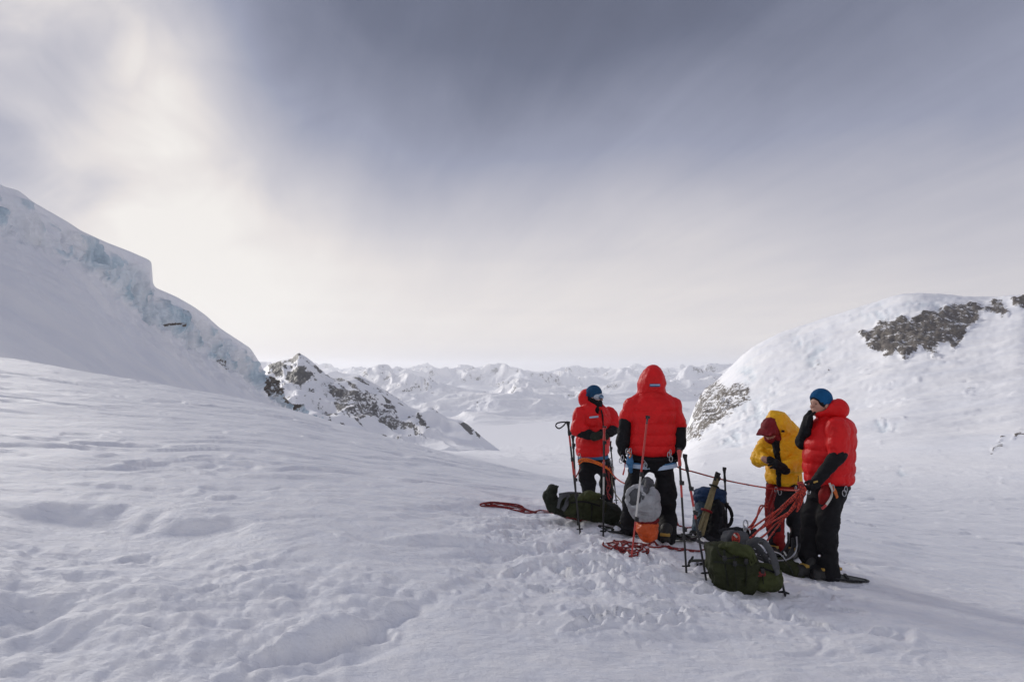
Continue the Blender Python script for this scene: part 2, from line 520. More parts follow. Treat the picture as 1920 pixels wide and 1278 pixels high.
# ------------------------------------------------------------------ terrain
# each column: photo u, then (distance, photo v) pairs from the feet outward to the far valley
FAR = [(3200, 830), (6400, 760), (14000, 722), (30000, 705)]
COLS = [
    (-1300, [(1, -1.62), (3, -1.35), (8, -0.4), (20, 2.0), (40, 5.0), (80, 2.0), (300, -10.0)]),
    (-300, [(1, -1.62), (3, -1.5), (5.4, 1000), (9, 835), (16, 715), (34, 632), (60, 690), (200, 760)]),
    (0, [(1, -1.62), (3.4, 1278), (5.8, 1000), (9.5, 850), (17, 750), (34, 668), (60, 735), (200, 790)]),
    (270, [(1, -1.62), (3.4, 1278), (5.9, 1000), (10.5, 850), (18, 776), (34, 715), (60, 760), (200, 800)]),
    (540, [(1, -1.62), (3.5, 1278), (6.0, 1000), (12, 850), (19, 805), (34, 766), (60, 800), (200, 812)]),
    (800, [(1, -1.62), (3.5, 1278), (6.5, 1000), (10.5, 905), (17, 866), (30, 838), (60, 862), (200, 850), (900, 846)]),
    (1000, [(1, -1.62), (3.5, 1278), (6.8, 1022), (9.0, 950), (14, 912), (24, 886), (50, 897), (150, 880), (500, 862), (1500, 845)]),
    (1130, [(1, -1.62), (3.5, 1278), (6.5, 1040), (8.2, 978), (9.6, 954), (13, 930), (20, 912), (40, 908), (150, 890), (500, 868), (1500, 848)]),
    (1220, [(1, -1.62), (3.5, 1278), (6.5, 1050), (7.2, 1012), (9, 975), (13, 945), (24, 925), (50, 910), (150, 890), (500, 868), (1500, 848)]),
    (1270, [(1, -1.62), (3.5, 1278), (6.3, 1070), (7.4, 1010), (9, 982), (14, 950), (30, 922), (70, 902), (150, 882), (300, 864), (600, 846), (900, 838), (1300, 838)]),
    (1310, [(1, -1.62), (3.5, 1278), (6.3, 1078), (7.4, 1015), (9, 988), (14, 955), (30, 925), (70, 898), (150, 872), (300, 845), (500, 815), (850, 752), (1200, 800)]),
    (1345, [(1, -1.62), (3.5, 1278), (6.3, 1084), (7.4, 1022), (9, 992), (14, 958), (30, 925), (70, 895), (150, 868), (300, 835), (500, 792), (900, 716), (1250, 780)]),
    (1400, [(1, -1.62), (3.5, 1278), (6.2, 1100), (7.4, 1038), (9, 1002), (14, 965), (30, 928), (70, 893), (150, 860), (300, 818), (500, 760), (900, 662), (1250, 740)]),
    (1450, [(1, -1.62), (3.5, 1278), (6.2, 1108), (7.5, 1046), (9, 1012), (14, 972), (30, 930), (70, 890), (150, 850), (300, 800), (500, 738), (900, 633), (1250, 715)]),
    (1500, [(1, -1.62), (3.6, 1278), (6.2, 1108), (7.2, 1062), (9, 1022), (14, 980), (30, 934), (70, 890), (150, 845), (300, 788), (500, 720), (900, 613), (1250, 700)]),
    (1600, [(1, -1.62), (3.6, 1278), (6.0, 1122), (6.9, 1082), (9, 1042), (14, 996), (30, 940), (70, 888), (150, 834), (300, 768), (500, 690), (850, 580), (1200, 680)]),
    (1700, [(1, -1.62), (3.6, 1278), (5.4, 1160), (6.6, 1110), (9, 1062), (14, 1012), (30, 948), (70, 886), (150, 822), (300, 745), (500, 655), (800, 547), (1150, 660)]),
    (1780, [(1, -1.62), (3.7, 1278), (5.0, 1188), (6.4, 1130), (9, 1075), (14, 1022), (30, 952), (70, 884), (150, 815), (300, 735), (500, 640), (760, 550), (1100, 660)]),
    (1850, [(1, -1.62), (3.7, 1278), (4.8, 1205), (6.3, 1142), (9, 1084), (14, 1030), (30, 956), (70, 882), (150, 808), (300, 725), (500, 628), (730, 557), (1050, 660)]),
    (1920, [(1, -1.62), (3.7, 1278), (4.6, 1222), (6.2, 1152), (9, 1090), (14, 1036), (30, 960), (70, 880), (150, 800), (300, 712), (480, 620), (700, 552), (1000, 660)]),
    (2150, [(1, -1.62), (3.6, -1.80), (6, -2.25), (9, 1100), (14, 1045), (30, 965), (70, 878), (150, 795), (300, 700), (480, 610), (650, 560), (950, 660)]),
    (2700, [(1, -1.62), (3.6, -1.85), (6, -2.3), (9, -2.9), (14, -3.6), (30, -5.5), (70, -6.0), (150, 2.0), (300, 20.0), (600, 90.0), (900, 20.0)]),
]


def col_profile(u, pts):
    ds, zs = [0.02], [EYE - 1.62]
    crest = min([v for d, v in pts if d > 100 and v > 100], default=0) if 1310 <= u <= 2150 else 0
    for d, v in pts:
        ds.append(d)
        zs.append(P(u, v - (13 if v == crest else 0), d)[2] if v > 100 else EYE + v)
    for d, v in FAR:
        if d > ds[-1] * 1.3:
            ds.append(d)
            zs.append(P(960, v, d)[2])
    return np.array(ds), np.array(zs)


d_ctrl = np.concatenate([np.geomspace(0.3, 3.0, 40), np.geomspace(3.02, 45, 430), np.geomspace(45.7, 1400, 250), np.geomspace(1440, 30000, 60)])
us_c = np.array([c[0] for c in COLS], float)
Zc = np.stack([np.interp(d_ctrl, *col_profile(*c)) for c in COLS], 1)        # rows d, cols ctrl
Zc = gsmooth(Zc, 5.0, 0)
tan_c = (us_c - 960) / F
az_in = np.linspace(-46, 46, 880)
az_out_l = -46 - np.geomspace(0.15, 134, 46)[::-1]
az_out_r = 46 + np.geomspace(0.15, 134, 46)
az_all = np.radians(np.concatenate([az_out_l, az_in, az_out_r]))
tan_all = np.tan(np.clip(az_all, R(-56), R(54)))
Z = np.empty((len(d_ctrl), len(az_all)))
ix = np.clip(np.searchsorted(tan_c, tan_all) - 1, 0, len(tan_c) - 2)
w = np.clip((tan_all - tan_c[ix]) / (tan_c[ix + 1] - tan_c[ix]), 0, 1)
# Catmull-style monotone blend across the columns
ip, inx = np.clip(ix - 1, 0, None), np.clip(ix + 2, None, len(tan_c) - 1)
m0 = (Zc[:, ix + 1] - Zc[:, ip]) / (tan_c[ix + 1] - tan_c[ip])
m1 = (Zc[:, inx] - Zc[:, ix]) / (tan_c[inx] - tan_c[ix])
hstep = tan_c[ix + 1] - tan_c[ix]
Z = ((2 * w**3 - 3 * w**2 + 1) * Zc[:, ix] + (w**3 - 2 * w**2 + w) * hstep * m0
     + (-2 * w**3 + 3 * w**2) * Zc[:, ix + 1] + (w**3 - w**2) * hstep * m1)
Z = gsmooth(Z, 3.0, 1)
cosf = np.cos(np.clip(az_all, R(-56), R(54)))
rr = d_ctrl[:, None] / cosf[None, :]
GX, GY = rr * np.sin(az_all), rr * np.cos(az_all)
back = sstep(60, 120, np.abs(np.degrees(az_all)))
Z = Z * (1 - back) + (EYE - 1.62 - 0.02 * np.minimum(rr, 2000) - 0.1 * np.maximum(rr - 2000, 0) * 0) * back
UU, VV = to_px(np.stack([GX, GY, Z], -1))
RG = np.hypot(GX, GY)

# surface relief -----------------------------------------------------
near = 1 - sstep(14, 60, RG)
Zd = np.zeros_like(Z)
vis = (RG < 90) & (np.abs(az_all)[None, :] < R(60))
x, y, r = GX[vis], GY[vis], RG[vis]
uu, vv = UU[vis], VV[vis]
h = 0.05 * fbm(x * 0.45, y * 0.45, 0.3, 3, seed=3) * sstep(1.5, 4, r)
# sastrugi: long low plates with a sharp lee edge, running across the slope
wx, wy = x * 0.96 + y * 0.28, -x * 0.28 + y * 0.96
warp = fbm(x * 0.5, y * 0.5, 4.0, 3, seed=8)
s1 = fbm(wx * 0.42, wy * 1.5 + warp * 1.3, 2.0, 4, 0.55, seed=5)
s1 = s1 + (fbm(wx * 0.42, wy * 1.5 + warp * 1.3, 2.0, 2, 0.55, seed=5) - s1) * sstep(6.5, 11, r)
s2 = fbm(wx * 1.3, wy * 4.2 + warp * 2.0, 6.0, 4, 0.55, seed=6)
sast = sstep(-0.10, 0.08, s1) * 0.034 + sstep(-0.10, 0.10, s2) * 0.012 * (1 - sstep(6, 12, r)) + 0.035 * s1
amp_s = 0.55 + 0.9 * sstep(-0.2, 0.3, fbm(x * 0.16, y * 0.16, 7.0, 3, seed=12))
h = h + 0.6 * sast * amp_s * sstep(2.0, 6.0, r) * (1 + 0.9 * sstep(9, 22, r)) * (1 - 0.6 * sstep(1500, 1800, uu))
# trodden, broken snow in the left foreground and round the party
tl = sstep(0.0, 90, poly_sd(uu, vv, [(-400, 960), (60, 975), (420, 1000), (780, 1030), (900, 1110), (700, 1278), (500, 1500), (-400, 1500)]) + 60 * fbm(x * 1.2, y * 1.2, 2.2, 2, seed=44))
bl = np.abs(fbm(x * 1.5, y * 1.8, 1.0, 4, 0.55, seed=21))
bl2 = fbm(x * 3.2, y * 3.6, 3.0, 4, 0.55, seed=22)
h = h + tl * (0.080 * bl - 0.03 + 0.013 * bl2)
tp = sstep(-60, 60, poly_sd(uu, vv, [(880, 960), (1100, 930), (1300, 960), (1620, 1060), (1640, 1130), (1500, 1200), (1000, 1200), (820, 1100)]))
lump = fbm(x * 4.0, y * 4.0, 5.0, 4, 0.6, seed=31)
pits = sstep(0.12, 0.40, fbm(x * 2.1, y * 2.1, 9.0, 2, seed=33))
h = h + tp * (0.010 * lump - 0.018 * pits) * sstep(3.5, 6, r)
crumb = np.maximum(fbm(x * 9.0, y * 9.0, 5.0, 2, 0.5, seed=35) - 0.22, 0)
h = h + (0.20 + tp) * 0.04 * crumb * sstep(2.5, 4.5, r) * (1 - sstep(8, 11, r))
h = h + 0.006 * fbm(x * 5.5, y * 5.5, 1.0, 3, 0.55, seed=37) * (1 - sstep(8, 16, r))


def hollow(u0, v0, su, sv, depth, tilt=0.0, sharp=2.0):
    """scoop whose far wall is steep and whose near lip is gentle"""
    global h
    a = (uu - u0) + 40 * warp
    b = (vv - v0) - tilt * (uu - u0) + 22 * fbm(x * 1.1, y * 1.1, 8.0, 3, seed=int(u0 + v0))
    a, b = a / su, b / sv
    lip = sstep(-1.0, -0.62, b) * (1 - sstep(0.15, 1.15, b)) * np.exp(-np.abs(a) ** 3)
    h = h - depth * lip


for args in HOLLOWS:
    hollow(*args)
for pts, wd, dep in GROOVES:
    dd = line_dist(uu + 10 * bl2, vv + 6 * bl2, pts)
    h = h - dep * np.exp(-(dd / wd) ** 2) + 0.4 * dep * np.exp(-((dd - 2.0 * wd) / wd) ** 2)
rp_ = random.Random(11)
for _i in range(110):
    fu, fv = rp_.uniform(960, 1660), rp_.uniform(960, 1190)
    if rp_.random() < 0.3:
        fu, fv = rp_.uniform(1080, 1330), rp_.uniform(965, 1090)
    j_ = int(np.argmin((uu - fu) ** 2 + (vv - fv) ** 2))
    cx_, cy_ = x[j_], y[j_]
    an = rp_.uniform(0, 6.28)
    near_ = (np.abs(x - cx_) < 0.4) & (np.abs(y - cy_) < 0.4)
    ex, ey = x[near_] - cx_, y[near_] - cy_
    ea, eb = (ex * math.cos(an) + ey * math.sin(an)) / 0.15, (-ex * math.sin(an) + ey * math.cos(an)) / 0.062
    e_ = np.sqrt(ea ** 2 + eb ** 2) + 0.35 * lump[near_]
    h[near_] += -0.05 * (1 - sstep(0.6, 1.05, e_)) + 0.018 * np.exp(-((e_ - 1.25) / 0.25) ** 2)
Zd[vis] = h
# mid distance: drift texture on the basin and rough, crevassed snow on the mountain
far_m = (RG > 45) & (RG < 2500) & (np.abs(az_all)[None, :] < R(60))
x, y, z, r = GX[far_m], GY[far_m], Z[far_m], RG[far_m]
uu, vv = UU[far_m], VV[far_m]
k = sstep(45, 160, r)
hm = k * (1.6 * fbm(x / 60, y / 60, 0.0, 4, seed=51) + 0.5 * fbm(x / 14, y / 9, 1.0, 4, seed=52)) * np.clip(r / 300, 0.12, 1.5)
rough_r = sstep(0.02, 0.30, fbm(x / 70, y / 70, 3.0, 3, seed=57)) * sstep(120, 300, r)
hm = hm + rough_r * (0.7 * sstep(-0.03, 0.05, fbm(x / 45, y / 22, z / 30, 4, seed=53)) - 0.35)
rock = np.zeros_like(hm)
ice = np.zeros_like(hm)
un, vn = uu + 16 * fbm(uu / 26, vv / 20, 0, 4, seed=61), vv + 12 * fbm(uu / 26, vv / 20, 9, 4, seed=62)
for poly, dens in ROCKS_RIGHT:
    rock = np.maximum(rock, dens * sstep(-4, 8, poly_sd(un, vn, poly)))
for u0, v0, su, sv in ICE_RIGHT:
    e = ((un - u0) / su) ** 2 + ((vn - v0) / sv) ** 2
    ice = np.maximum(ice, 0.38 * np.exp(-e) * sstep(-0.25, 0.15, fbm(uu / 14, vv / 14, 4, 3, seed=66)))
crag = fbm(x / 16, y / 16, z / 10, 5, 0.6, seed=71)
hm = hm + rock * (6.0 * crag + 1.0) * np.clip(r / 500, 0, 1) ** 1.5
hm = hm - ice * (1.5 + 3 * np.abs(crag)) * np.clip(r / 400, 0, 1) ** 1.5
Zd[far_m] += hm
ROCK = np.zeros_like(Z)
ICE = np.zeros_like(Z)
ROCK[far_m], ICE[far_m] = rock, ice
Z2 = Z + Zd


def ground_z(px_, py_):
    """height of the near snow at (x, y): bilinear lookup in the fan grid"""
    a = math.atan2(px_, py_)
    c = np.interp(a, az_all, np.arange(len(az_all)))
    d = py_ if abs(a) < R(50) else math.hypot(px_, py_) * math.cos(min(abs(a), R(54)))
    rw = np.interp(d, d_ctrl, np.arange(len(d_ctrl)))
    i, j = int(min(rw, len(d_ctrl) - 2)), int(min(c, len(az_all) - 2))
    fr, fc = rw - i, c - j
    return float((Z2[i, j] * (1 - fc) + Z2[i, j + 1] * fc) * (1 - fr) + (Z2[i + 1, j] * (1 - fc) + Z2[i + 1, j + 1] * fc) * fr)


snow_near = snow_material('snow_near', 22.0, 0.5, 0.024, crust=True)
snow_mid = snow_material('snow_mid', 0.12, 0.11, 1.0, (1.0, 0.4, 1.0))
V3 = np.stack([GX, GY, Z2], -1)
nr, nc = Z.shape
q = grid_quads(nr, nc).reshape(nr - 1, nc - 1, 4)
# the mountain on the right is the part of the sheet that rises beyond the basin
uq = UU[:-1, :-1]
dq = np.broadcast_to(d_ctrl[:-1, None], uq.shape)
d_split = np.interp(uq, [1255, 1275, 1300, 1400, 1600, 1920, 2300], [1e9, 600, 330, 150, 75, 52, 46])
d_end = np.interp(uq, [1255, 1275, 1300, 1400, 1600, 1920, 2300], [0, 1300, 1500, 1900, 1900, 1800, 1700])
azq = np.degrees(az_all[:-1])[None, :]
is_m = (dq > d_split) & (dq < d_end) & (azq > 10) & (azq < 56)


def sub_sheet(name, sel, mat):
    qs = q[sel]
    used, inv_i = np.unique(qs, return_inverse=True)
    me = raw_mesh(name, V3.reshape(-1, 3)[used], inv_i.reshape(-1, 4), {'rock': ROCK.ravel()[used], 'ice': ICE.ravel()[used]})
    return link(name, me, mat)


structure(sub_sheet('ground', ~is_m, snow_near), 'wind-packed snow slope falling to the glacier and valley')
structure(sub_sheet('snow_mountain', is_m, snow_mid), 'rounded snow mountain with brown rock bands on the right')


# lofted ridges --------------------------------------------------------
def loft(stations, n_across, n_rows, warp_px=0.0, seed=0):
    """stations: list of rows of (u, v, d); returns points, photo coords and the row parameter"""
    S = np.array(stations, float)                     # ns, k, 3
    ns, kk, _ = S.shape
    ts = np.linspace(0, ns - 1, n_across)
    i = np.clip(ts.astype(int), 0, ns - 2)
    f = (ts - i)[:, None, None]
    A = S[i] * (1 - f) + S[i + 1] * f                 # n_across, k, 3
    A = gsmooth(A, n_across / ns * 0.16, 0)
    tr = np.linspace(0, kk - 1, n_rows)
    j = np.clip(tr.astype(int), 0, kk - 2)
    g = (tr - j)[None, :, None]
    B_ = A[:, j] * (1 - g) + A[:, j + 1] * g
    B_ = gsmooth(B_, n_rows / kk * 0.12, 1)
    pts = PA(B_[..., 0], B_[..., 1], B_[..., 2])
    return pts, B_[..., 0], B_[..., 1], tr[None, :] + np.zeros((n_across, 1))


def mesh_normals(p):
    a = np.gradient(p, axis=0)
    b = np.gradient(p, axis=1)
    n = np.cross(a, b)
    return n / (np.linalg.norm(n, axis=-1, keepdims=True) + 1e-9)


# the ridge with the hanging ice on the left
pts, lu, lv, lt = loft(ICE_RIDGE, 780, 360)
nrm = mesh_normals(pts)
if nrm[..., 1].mean() > 0:
    nrm = -nrm
X, Y, Zz = pts[..., 0], pts[..., 1], pts[..., 2]
cliff = sstep(1.5, 2.0, lt) * (1 - sstep(2.75, 3.05, lt + 0.25 * fbm(lu / 22, lv / 22, 0, 3, seed=91)))
edge_n = sstep(1.15, 1.6, lt) * (1 - sstep(3.4, 4.0, lt))
flut = ridged(X / 9, Y / 26, Zz / 22, 4, seed=81) - 0.8
blk = sstep(-0.05, 0.06, fbm(X / 14, Y / 14, Zz / 9, 4, seed=82))
qn = fbm(X / 9, Y / 16, Zz / 26, 3, 0.5, seed=131) * 4.5
quant = (np.floor(qn) + sstep(0.40, 0.60, qn - np.floor(qn))) / 4.5
qn2 = fbm(X / 3.6, Y / 6, Zz / 9, 3, 0.5, seed=133) * 4.0
quant2 = (np.floor(qn2) + sstep(0.38, 0.62, qn2 - np.floor(qn2))) / 4.0
slide = fbm(X / 40, Y / 40, Zz / 40, 4, seed=84)
prox = np.clip(Y / 250, 0.5, 1.5)
disp = prox * (cliff * (1.1 * flut + 1.0 * (blk - 0.5) + (6.0 * quant + 1.8 * quant2) * sstep(1.6, 2.3, lt)) + edge_n * 1.2 * fbm(X / 7, Y / 7, Zz / 7, 4, seed=83)
               + 1.6 * slide * sstep(2.6, 3.6, lt))
disp += 0.5 * fbm(X / 20, Y / 8, Zz / 8, 4, seed=87) * sstep(2.8, 3.4, lt)
pts = pts + nrm * disp[..., None]
icem = cliff * np.clip(0.28 + 1.0 * sstep(0.0, 0.45, fbm(X / 30, Y / 30, Zz / 16, 4, seed=85) + 0.22), 0, 1) * sstep(1.6, 2.5, lt)
icem = np.clip(0.48 * icem, 0, 0.6) * (0.25 + 0.75 * sstep(60, 260, lu))
icem = np.clip(icem + 0.6 * cliff * sstep(0.08, 0.32, -quant - 0.6 * quant2) * sstep(1.6, 2.2, lt), 0, 0.85)
rk = np.zeros_like(icem)
un, vn = lu + 9 * fbm(lu / 14, lv / 12, 0, 4, seed=63), lv + 8 * fbm(lu / 14, lv / 12, 5, 4, seed=64)
for poly, dens in ROCKS_RIDGE:
    rk = np.maximum(rk, dens * sstep(-3, 4, poly_sd(un, vn, poly)))
icem = icem * (1 - rk)
structure(link('ice_ridge', raw_mesh('ice_ridge', pts.reshape(-1, 3), grid_quads(*pts.shape[:2], flip=True), {'rock': rk, 'ice': icem}),
               snow_material('snow_ridge', 0.25, 0.16, 0.5)), 'steep snow ridge with blue hanging ice on the left')

# the rocky peak behind it
pts, lu, lv, lt = loft(ROCKY_PEAK, 420, 220)
nrm = mesh_normals(pts)
if nrm[..., 1].mean() > 0:
    nrm = -nrm
X, Y, Zz = pts[..., 0], pts[..., 1], pts[..., 2]
un, vn = lu + 9 * fbm(lu / 13, lv / 11, 0, 4, seed=67), lv + 8 * fbm(lu / 13, lv / 11, 5, 4, seed=68)
rk = np.zeros_like(lu)
for poly, dens in ROCKS_PEAK:
    rk = np.maximum(rk, dens * sstep(-3, 4, poly_sd(un, vn, poly)))
s_a, s_b = (lu * 0.86 + lv * 0.5) / 34, (-lu * 0.5 + lv * 0.86) / 8
streaks = fbm(s_a, s_b, 0, 4, 0.55, seed=121)
rk = np.maximum(rk, 0.62 * sstep(0.02, 0.30, streaks) * sstep(590, 620, lu) * (1 - sstep(760, 830, lu)) * sstep(0.9, 1.3, lt) * (1 - sstep(3.2, 4.0, lt)))
rk = np.maximum(rk, 0.42 * sstep(0.10, 0.35, fbm(lu / 10, lv / 9, 3, 4, 0.55, seed=122)) * (1 - sstep(600, 640, lu)) * (1 - sstep(2.6, 3.4, lt)) * sstep(490, 505, lu))
fac_ = 1 - 2.1 * np.abs(noise3(X / 150, Y / 300, Zz / 170, 95)) + 0.5 * (1 - 2.1 * np.abs(noise3(X / 64, Y / 140, Zz / 80, 97)))
disp = 17 * (fac_ - 0.75) * (0.08 + 0.92 * sstep(1.0, 1.7, lt)) + 9 * fbm(X / 40, Y / 80, Zz / 34, 5, 0.6, seed=96) * (0.08 + rk) * (0.12 + 0.88 * sstep(1.0, 1.6, lt))
pts = pts + nrm * disp[..., None]
structure(link('rocky_peak', raw_mesh('rocky_peak', pts.reshape(-1, 3), grid_quads(*pts.shape[:2], flip=True), {'rock': rk, 'ice': 0 * rk}),
               snow_material('snow_peak', 0.05, 0.05, 3.0, (1.0, 0.4, 1.0), (0.42, 0.46, 0.55))), 'dark rocky peak behind the ice ridge')

# the far range across the valley
fx = np.linspace(-0.50, 0.50, 960)
fy = np.geomspace(3600, 22000, 560)
FY, FX = np.meshgrid(fy, fx, indexing='ij')
XX = FX * FY
base = np.interp(fy, [3200, 6400, 14000, 30000], [P(960, v, d)[2] for d, v in FAR])[:, None] + 0 * XX
edge_y = 4300 + 1300 * fbm(XX / 1500, 1.5, 0, 3, seed=101) + 700 * sstep(-0.12, 0.12, FX - 0.03) - 600 * sstep(0.1, 0.3, FX)
m_in = sstep(-200, 1300, FY - edge_y)
wxp = XX + 260 * fbm(XX / 800, FY / 800, 0, 3, seed=111)
wyp = FY + 260 * fbm(XX / 800, FY / 800, 7, 3, seed=112)
mass = sstep(-0.35, 0.45, fbm(XX / 2300, FY / 2000, 1, 2, seed=107))
def facets(x, y, wave, n, gain, seed):
    s, a = 0, 1.0
    for i in range(n):
        s = s + a * (1 - 2.1 * np.abs(noise3(x / wave, y / wave, 0.37 * i, seed + i * 7)))
        wave, a = wave * 0.47, a * gain
        x, y = 0.8 * x - 0.6 * y, 0.6 * x + 0.8 * y
    return s


rel = facets(wxp, wyp * 0.85, 2300.0, 8, 0.48, 103)
hgt = FAR_H * (0.10 * mass + 0.90 * np.clip((rel - 0.35) / 1.25, 0, 1.1) ** 1.15 * (0.40 + 0.60 * mass))
hgt = hgt * np.interp(FY, [4000, 6000, 9000, 14000, 22000], [0.6, 0.85, 1.0, 1.05, 1.15])
zf = base - 25 + m_in * np.maximum(hgt, 0)
gy_, gx_ = np.gradient(zf)
slope = np.hypot(gy_ / np.gradient(FY, axis=0), gx_ / np.gradient(XX, axis=1))
rk = np.clip((slope - 0.42) * 0.9, 0, 0.46) * m_in * sstep(-0.2, 0.3, fbm(XX / 300, FY / 300, 3, 3, seed=109))
pf = np.stack([XX, FY, zf], -1)
structure(link('far_mountains', raw_mesh('far_mountains', pf.reshape(-1, 3), grid_quads(len(fy), len(fx)), {'rock': rk, 'ice': 0 * rk}),
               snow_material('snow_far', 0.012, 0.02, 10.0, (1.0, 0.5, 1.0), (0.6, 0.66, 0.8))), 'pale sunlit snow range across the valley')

# ------------------------------------------------------------------ haze
hz = bpy.data.meshes.new('haze')
x0, x1, y0, y1, z0, z1 = -45000, 45000, -45000, 45000, float(min(V3[..., 2].min(), zf.min())) - 6.0, HAZE_TOP
hv = [(a, b, c) for a in (x0, x1) for b in (y0, y1) for c in (z0, z1)]
hz.from_pydata(hv, [], [(0, 1, 3, 2), (4, 6, 7, 5), (0, 4, 5, 1), (2, 3, 7, 6), (0, 2, 6, 4), (1, 5, 7, 3)])
hm_ = bpy.data.materials.new('haze')
hm_.use_nodes = True
ht = hm_.node_tree
ht.nodes.remove(ht.nodes['Principled BSDF'])
pv = ht.nodes.new('ShaderNodeVolumePrincipled')
pv.inputs['Color'].default_value = (0.93, 0.95, 1.0, 1)
pv.inputs['Density'].default_value = HAZE_DENSITY
pv.inputs['Anisotropy'].default_value = 0.35
ht.links.new(pv.outputs[0], ht.nodes['Material Output'].inputs['Volume'])
ho = link('haze', hz, hm_)
ho['kind'] = 'stuff'

# ------------------------------------------------------------------ shaped solids: distance fields turned into one skin
def V(*a):
    return np.array(a, float)


def unit(a):
    a = np.asarray(a, float)
    return a / (np.linalg.norm(a) + 1e-12)


def hit(u, v, d0=3.0, d1=40.0):
    """point of the near snow seen at photo position (u, v)"""
    prev = d0
    for d in np.geomspace(d0, d1, 160):
        p = P(u, v, d)
        if p[2] < ground_z(p[0], p[1]):
            a, b = prev, d
            for _ in range(12):
                m = 0.5 * (a + b)
                q_ = P(u, v, m)
                if q_[2] < ground_z(q_[0], q_[1]):
                    b = m
                else:
                    a = m
            return P(u, v, b)
        prev = d
    return P(u, v, d1)


def on_ground(x, y, dz=0.0):
    return V(x, y, ground_z(x, y) + dz)


def puff(t, n):
    """quilted chamber profile along t in 0..1 with n chambers"""
    f = np.mod(t * n, 1.0)
    return np.sqrt(np.clip(1 - (2 * f - 1) ** 2, 0, 1))


class Solid:
    def __init__(self):
        self.ops, self.lo, self.hi = [], V(9e9, 9e9, 9e9), V(-9e9, -9e9, -9e9)

    def _grow(self, p, r):
        p = np.atleast_2d(p)
        self.lo = np.minimum(self.lo, p.min(0) - r)
        self.hi = np.maximum(self.hi, p.max(0) + r)

    def add(self, f, k=0.03, cut=False):
        self.ops.append((f, k, cut))
        return self

    def cone(self, a, b, ra, rb, k=0.03, n=0, amp=0.0, cut=False):
        a, b = np.asarray(a, float), np.asarray(b, float)
        if not cut:
            self._grow([a, b], max(ra, rb) + amp)
        ab = b - a
        L = ab @ ab + 1e-12

        def f(p):
            t = np.clip((p - a) @ ab / L, 0, 1)
            d = np.linalg.norm(p - a - t[:, None] * ab, axis=1) - (ra + (rb - ra) * t)
            return d - amp * puff(t, n) if n else d
        return self.add(f, k, cut)

    def chain(self, pts, rs, k=0.03, n=0, amp=0.0):
        for i in range(len(pts) - 1):
            self.cone(pts[i], pts[i + 1], rs[i], rs[i + 1], k if i else k, n, amp)
        return self

    def ell(self, c, r, axes=None, k=0.03, cut=False):
        c, r = np.asarray(c, float), np.asarray(r, float)
        M = np.eye(3) if axes is None else np.asarray(axes, float)
        if not cut:
            self._grow(c, r.max())

        def f(p):
            q_ = (p - c) @ M.T
            k0 = np.linalg.norm(q_ / r, axis=1)
            k1 = np.linalg.norm(q_ / (r * r), axis=1)
            return k0 * (k0 - 1) / (k1 + 1e-9)
        return self.add(f, k, cut)

    def box(self, c, r, axes=None, rad=0.02, k=0.02, cut=False):
        c, r = np.asarray(c, float), np.asarray(r, float)
        M = np.eye(3) if axes is None else np.asarray(axes, float)
        if not cut:
            self._grow(c, np.linalg.norm(r))

        def f(p):
            q_ = np.abs((p - c) @ M.T) - (r - rad)
            return np.linalg.norm(np.maximum(q_, 0), axis=1) + np.minimum(q_.max(1), 0) - rad
        return self.add(f, k, cut)

    def loft(self, rings, axes=None, k=0.03, seams=None, amp=0.0, n=2.0, cap=0.03, cut=False):
        """rings: (centre, half width, half depth) ordered along the third axis"""
        M = np.eye(3) if axes is None else np.asarray(axes, float)
        C = np.array([r[0] for r in rings], float) @ M.T
        rx, ry = np.array([r[1] for r in rings]), np.array([r[2] for r in rings])
        o = np.argsort(C[:, 2])
        C, rx, ry = C[o], rx[o], ry[o]
        if not cut:
            self._grow(np.array([r[0] for r in rings]), max(rx.max(), ry.max()) + amp)
        if seams is not None:
            sz = np.sort((np.array(seams, float) @ M.T)[:, 2])

        def f(p):
            q_ = p @ M.T
            z = q_[:, 2]
            zi = C[:, 2]
            a, b = np.interp(z, zi, rx), np.interp(z, zi, ry)
            x = (q_[:, 0] - np.interp(z, zi, C[:, 0])) / a
            y = (q_[:, 1] - np.interp(z, zi, C[:, 1])) / b
            rho = (np.abs(x) ** n + np.abs(y) ** n) ** (1.0 / n)
            d = (rho - 1) * np.minimum(a, b)
            if seams is not None:
                i = np.clip(np.searchsorted(sz, z) - 1, 0, len(sz) - 2)
                t = np.clip((z - sz[i]) / (sz[i + 1] - sz[i]), 0, 1)
                d = d - amp * np.sqrt(np.clip(1 - (2 * t - 1) ** 2, 0, 1))
            e = np.maximum(zi[0] - z, z - zi[-1])
            h_ = np.clip(0.5 + 0.5 * (d - e) / cap, 0, 1)
            return e * (1 - h_) + d * h_ + cap * h_ * (1 - h_)
        return self.add(f, k, cut)

    def __call__(self, p):
        d = None
        for f, k, cut in self.ops:
            e = f(p)
            if d is None:
                d = e
            elif cut:
                h_ = np.clip(0.5 - 0.5 * (d + e) / k, 0, 1)
                d = d * (1 - h_) - e * h_ + k * h_ * (1 - h_)
            else:
                h_ = np.clip(0.5 + 0.5 * (e - d) / k, 0, 1)
                d = e * (1 - h_) + d * h_ - k * h_ * (1 - h_)
        return d


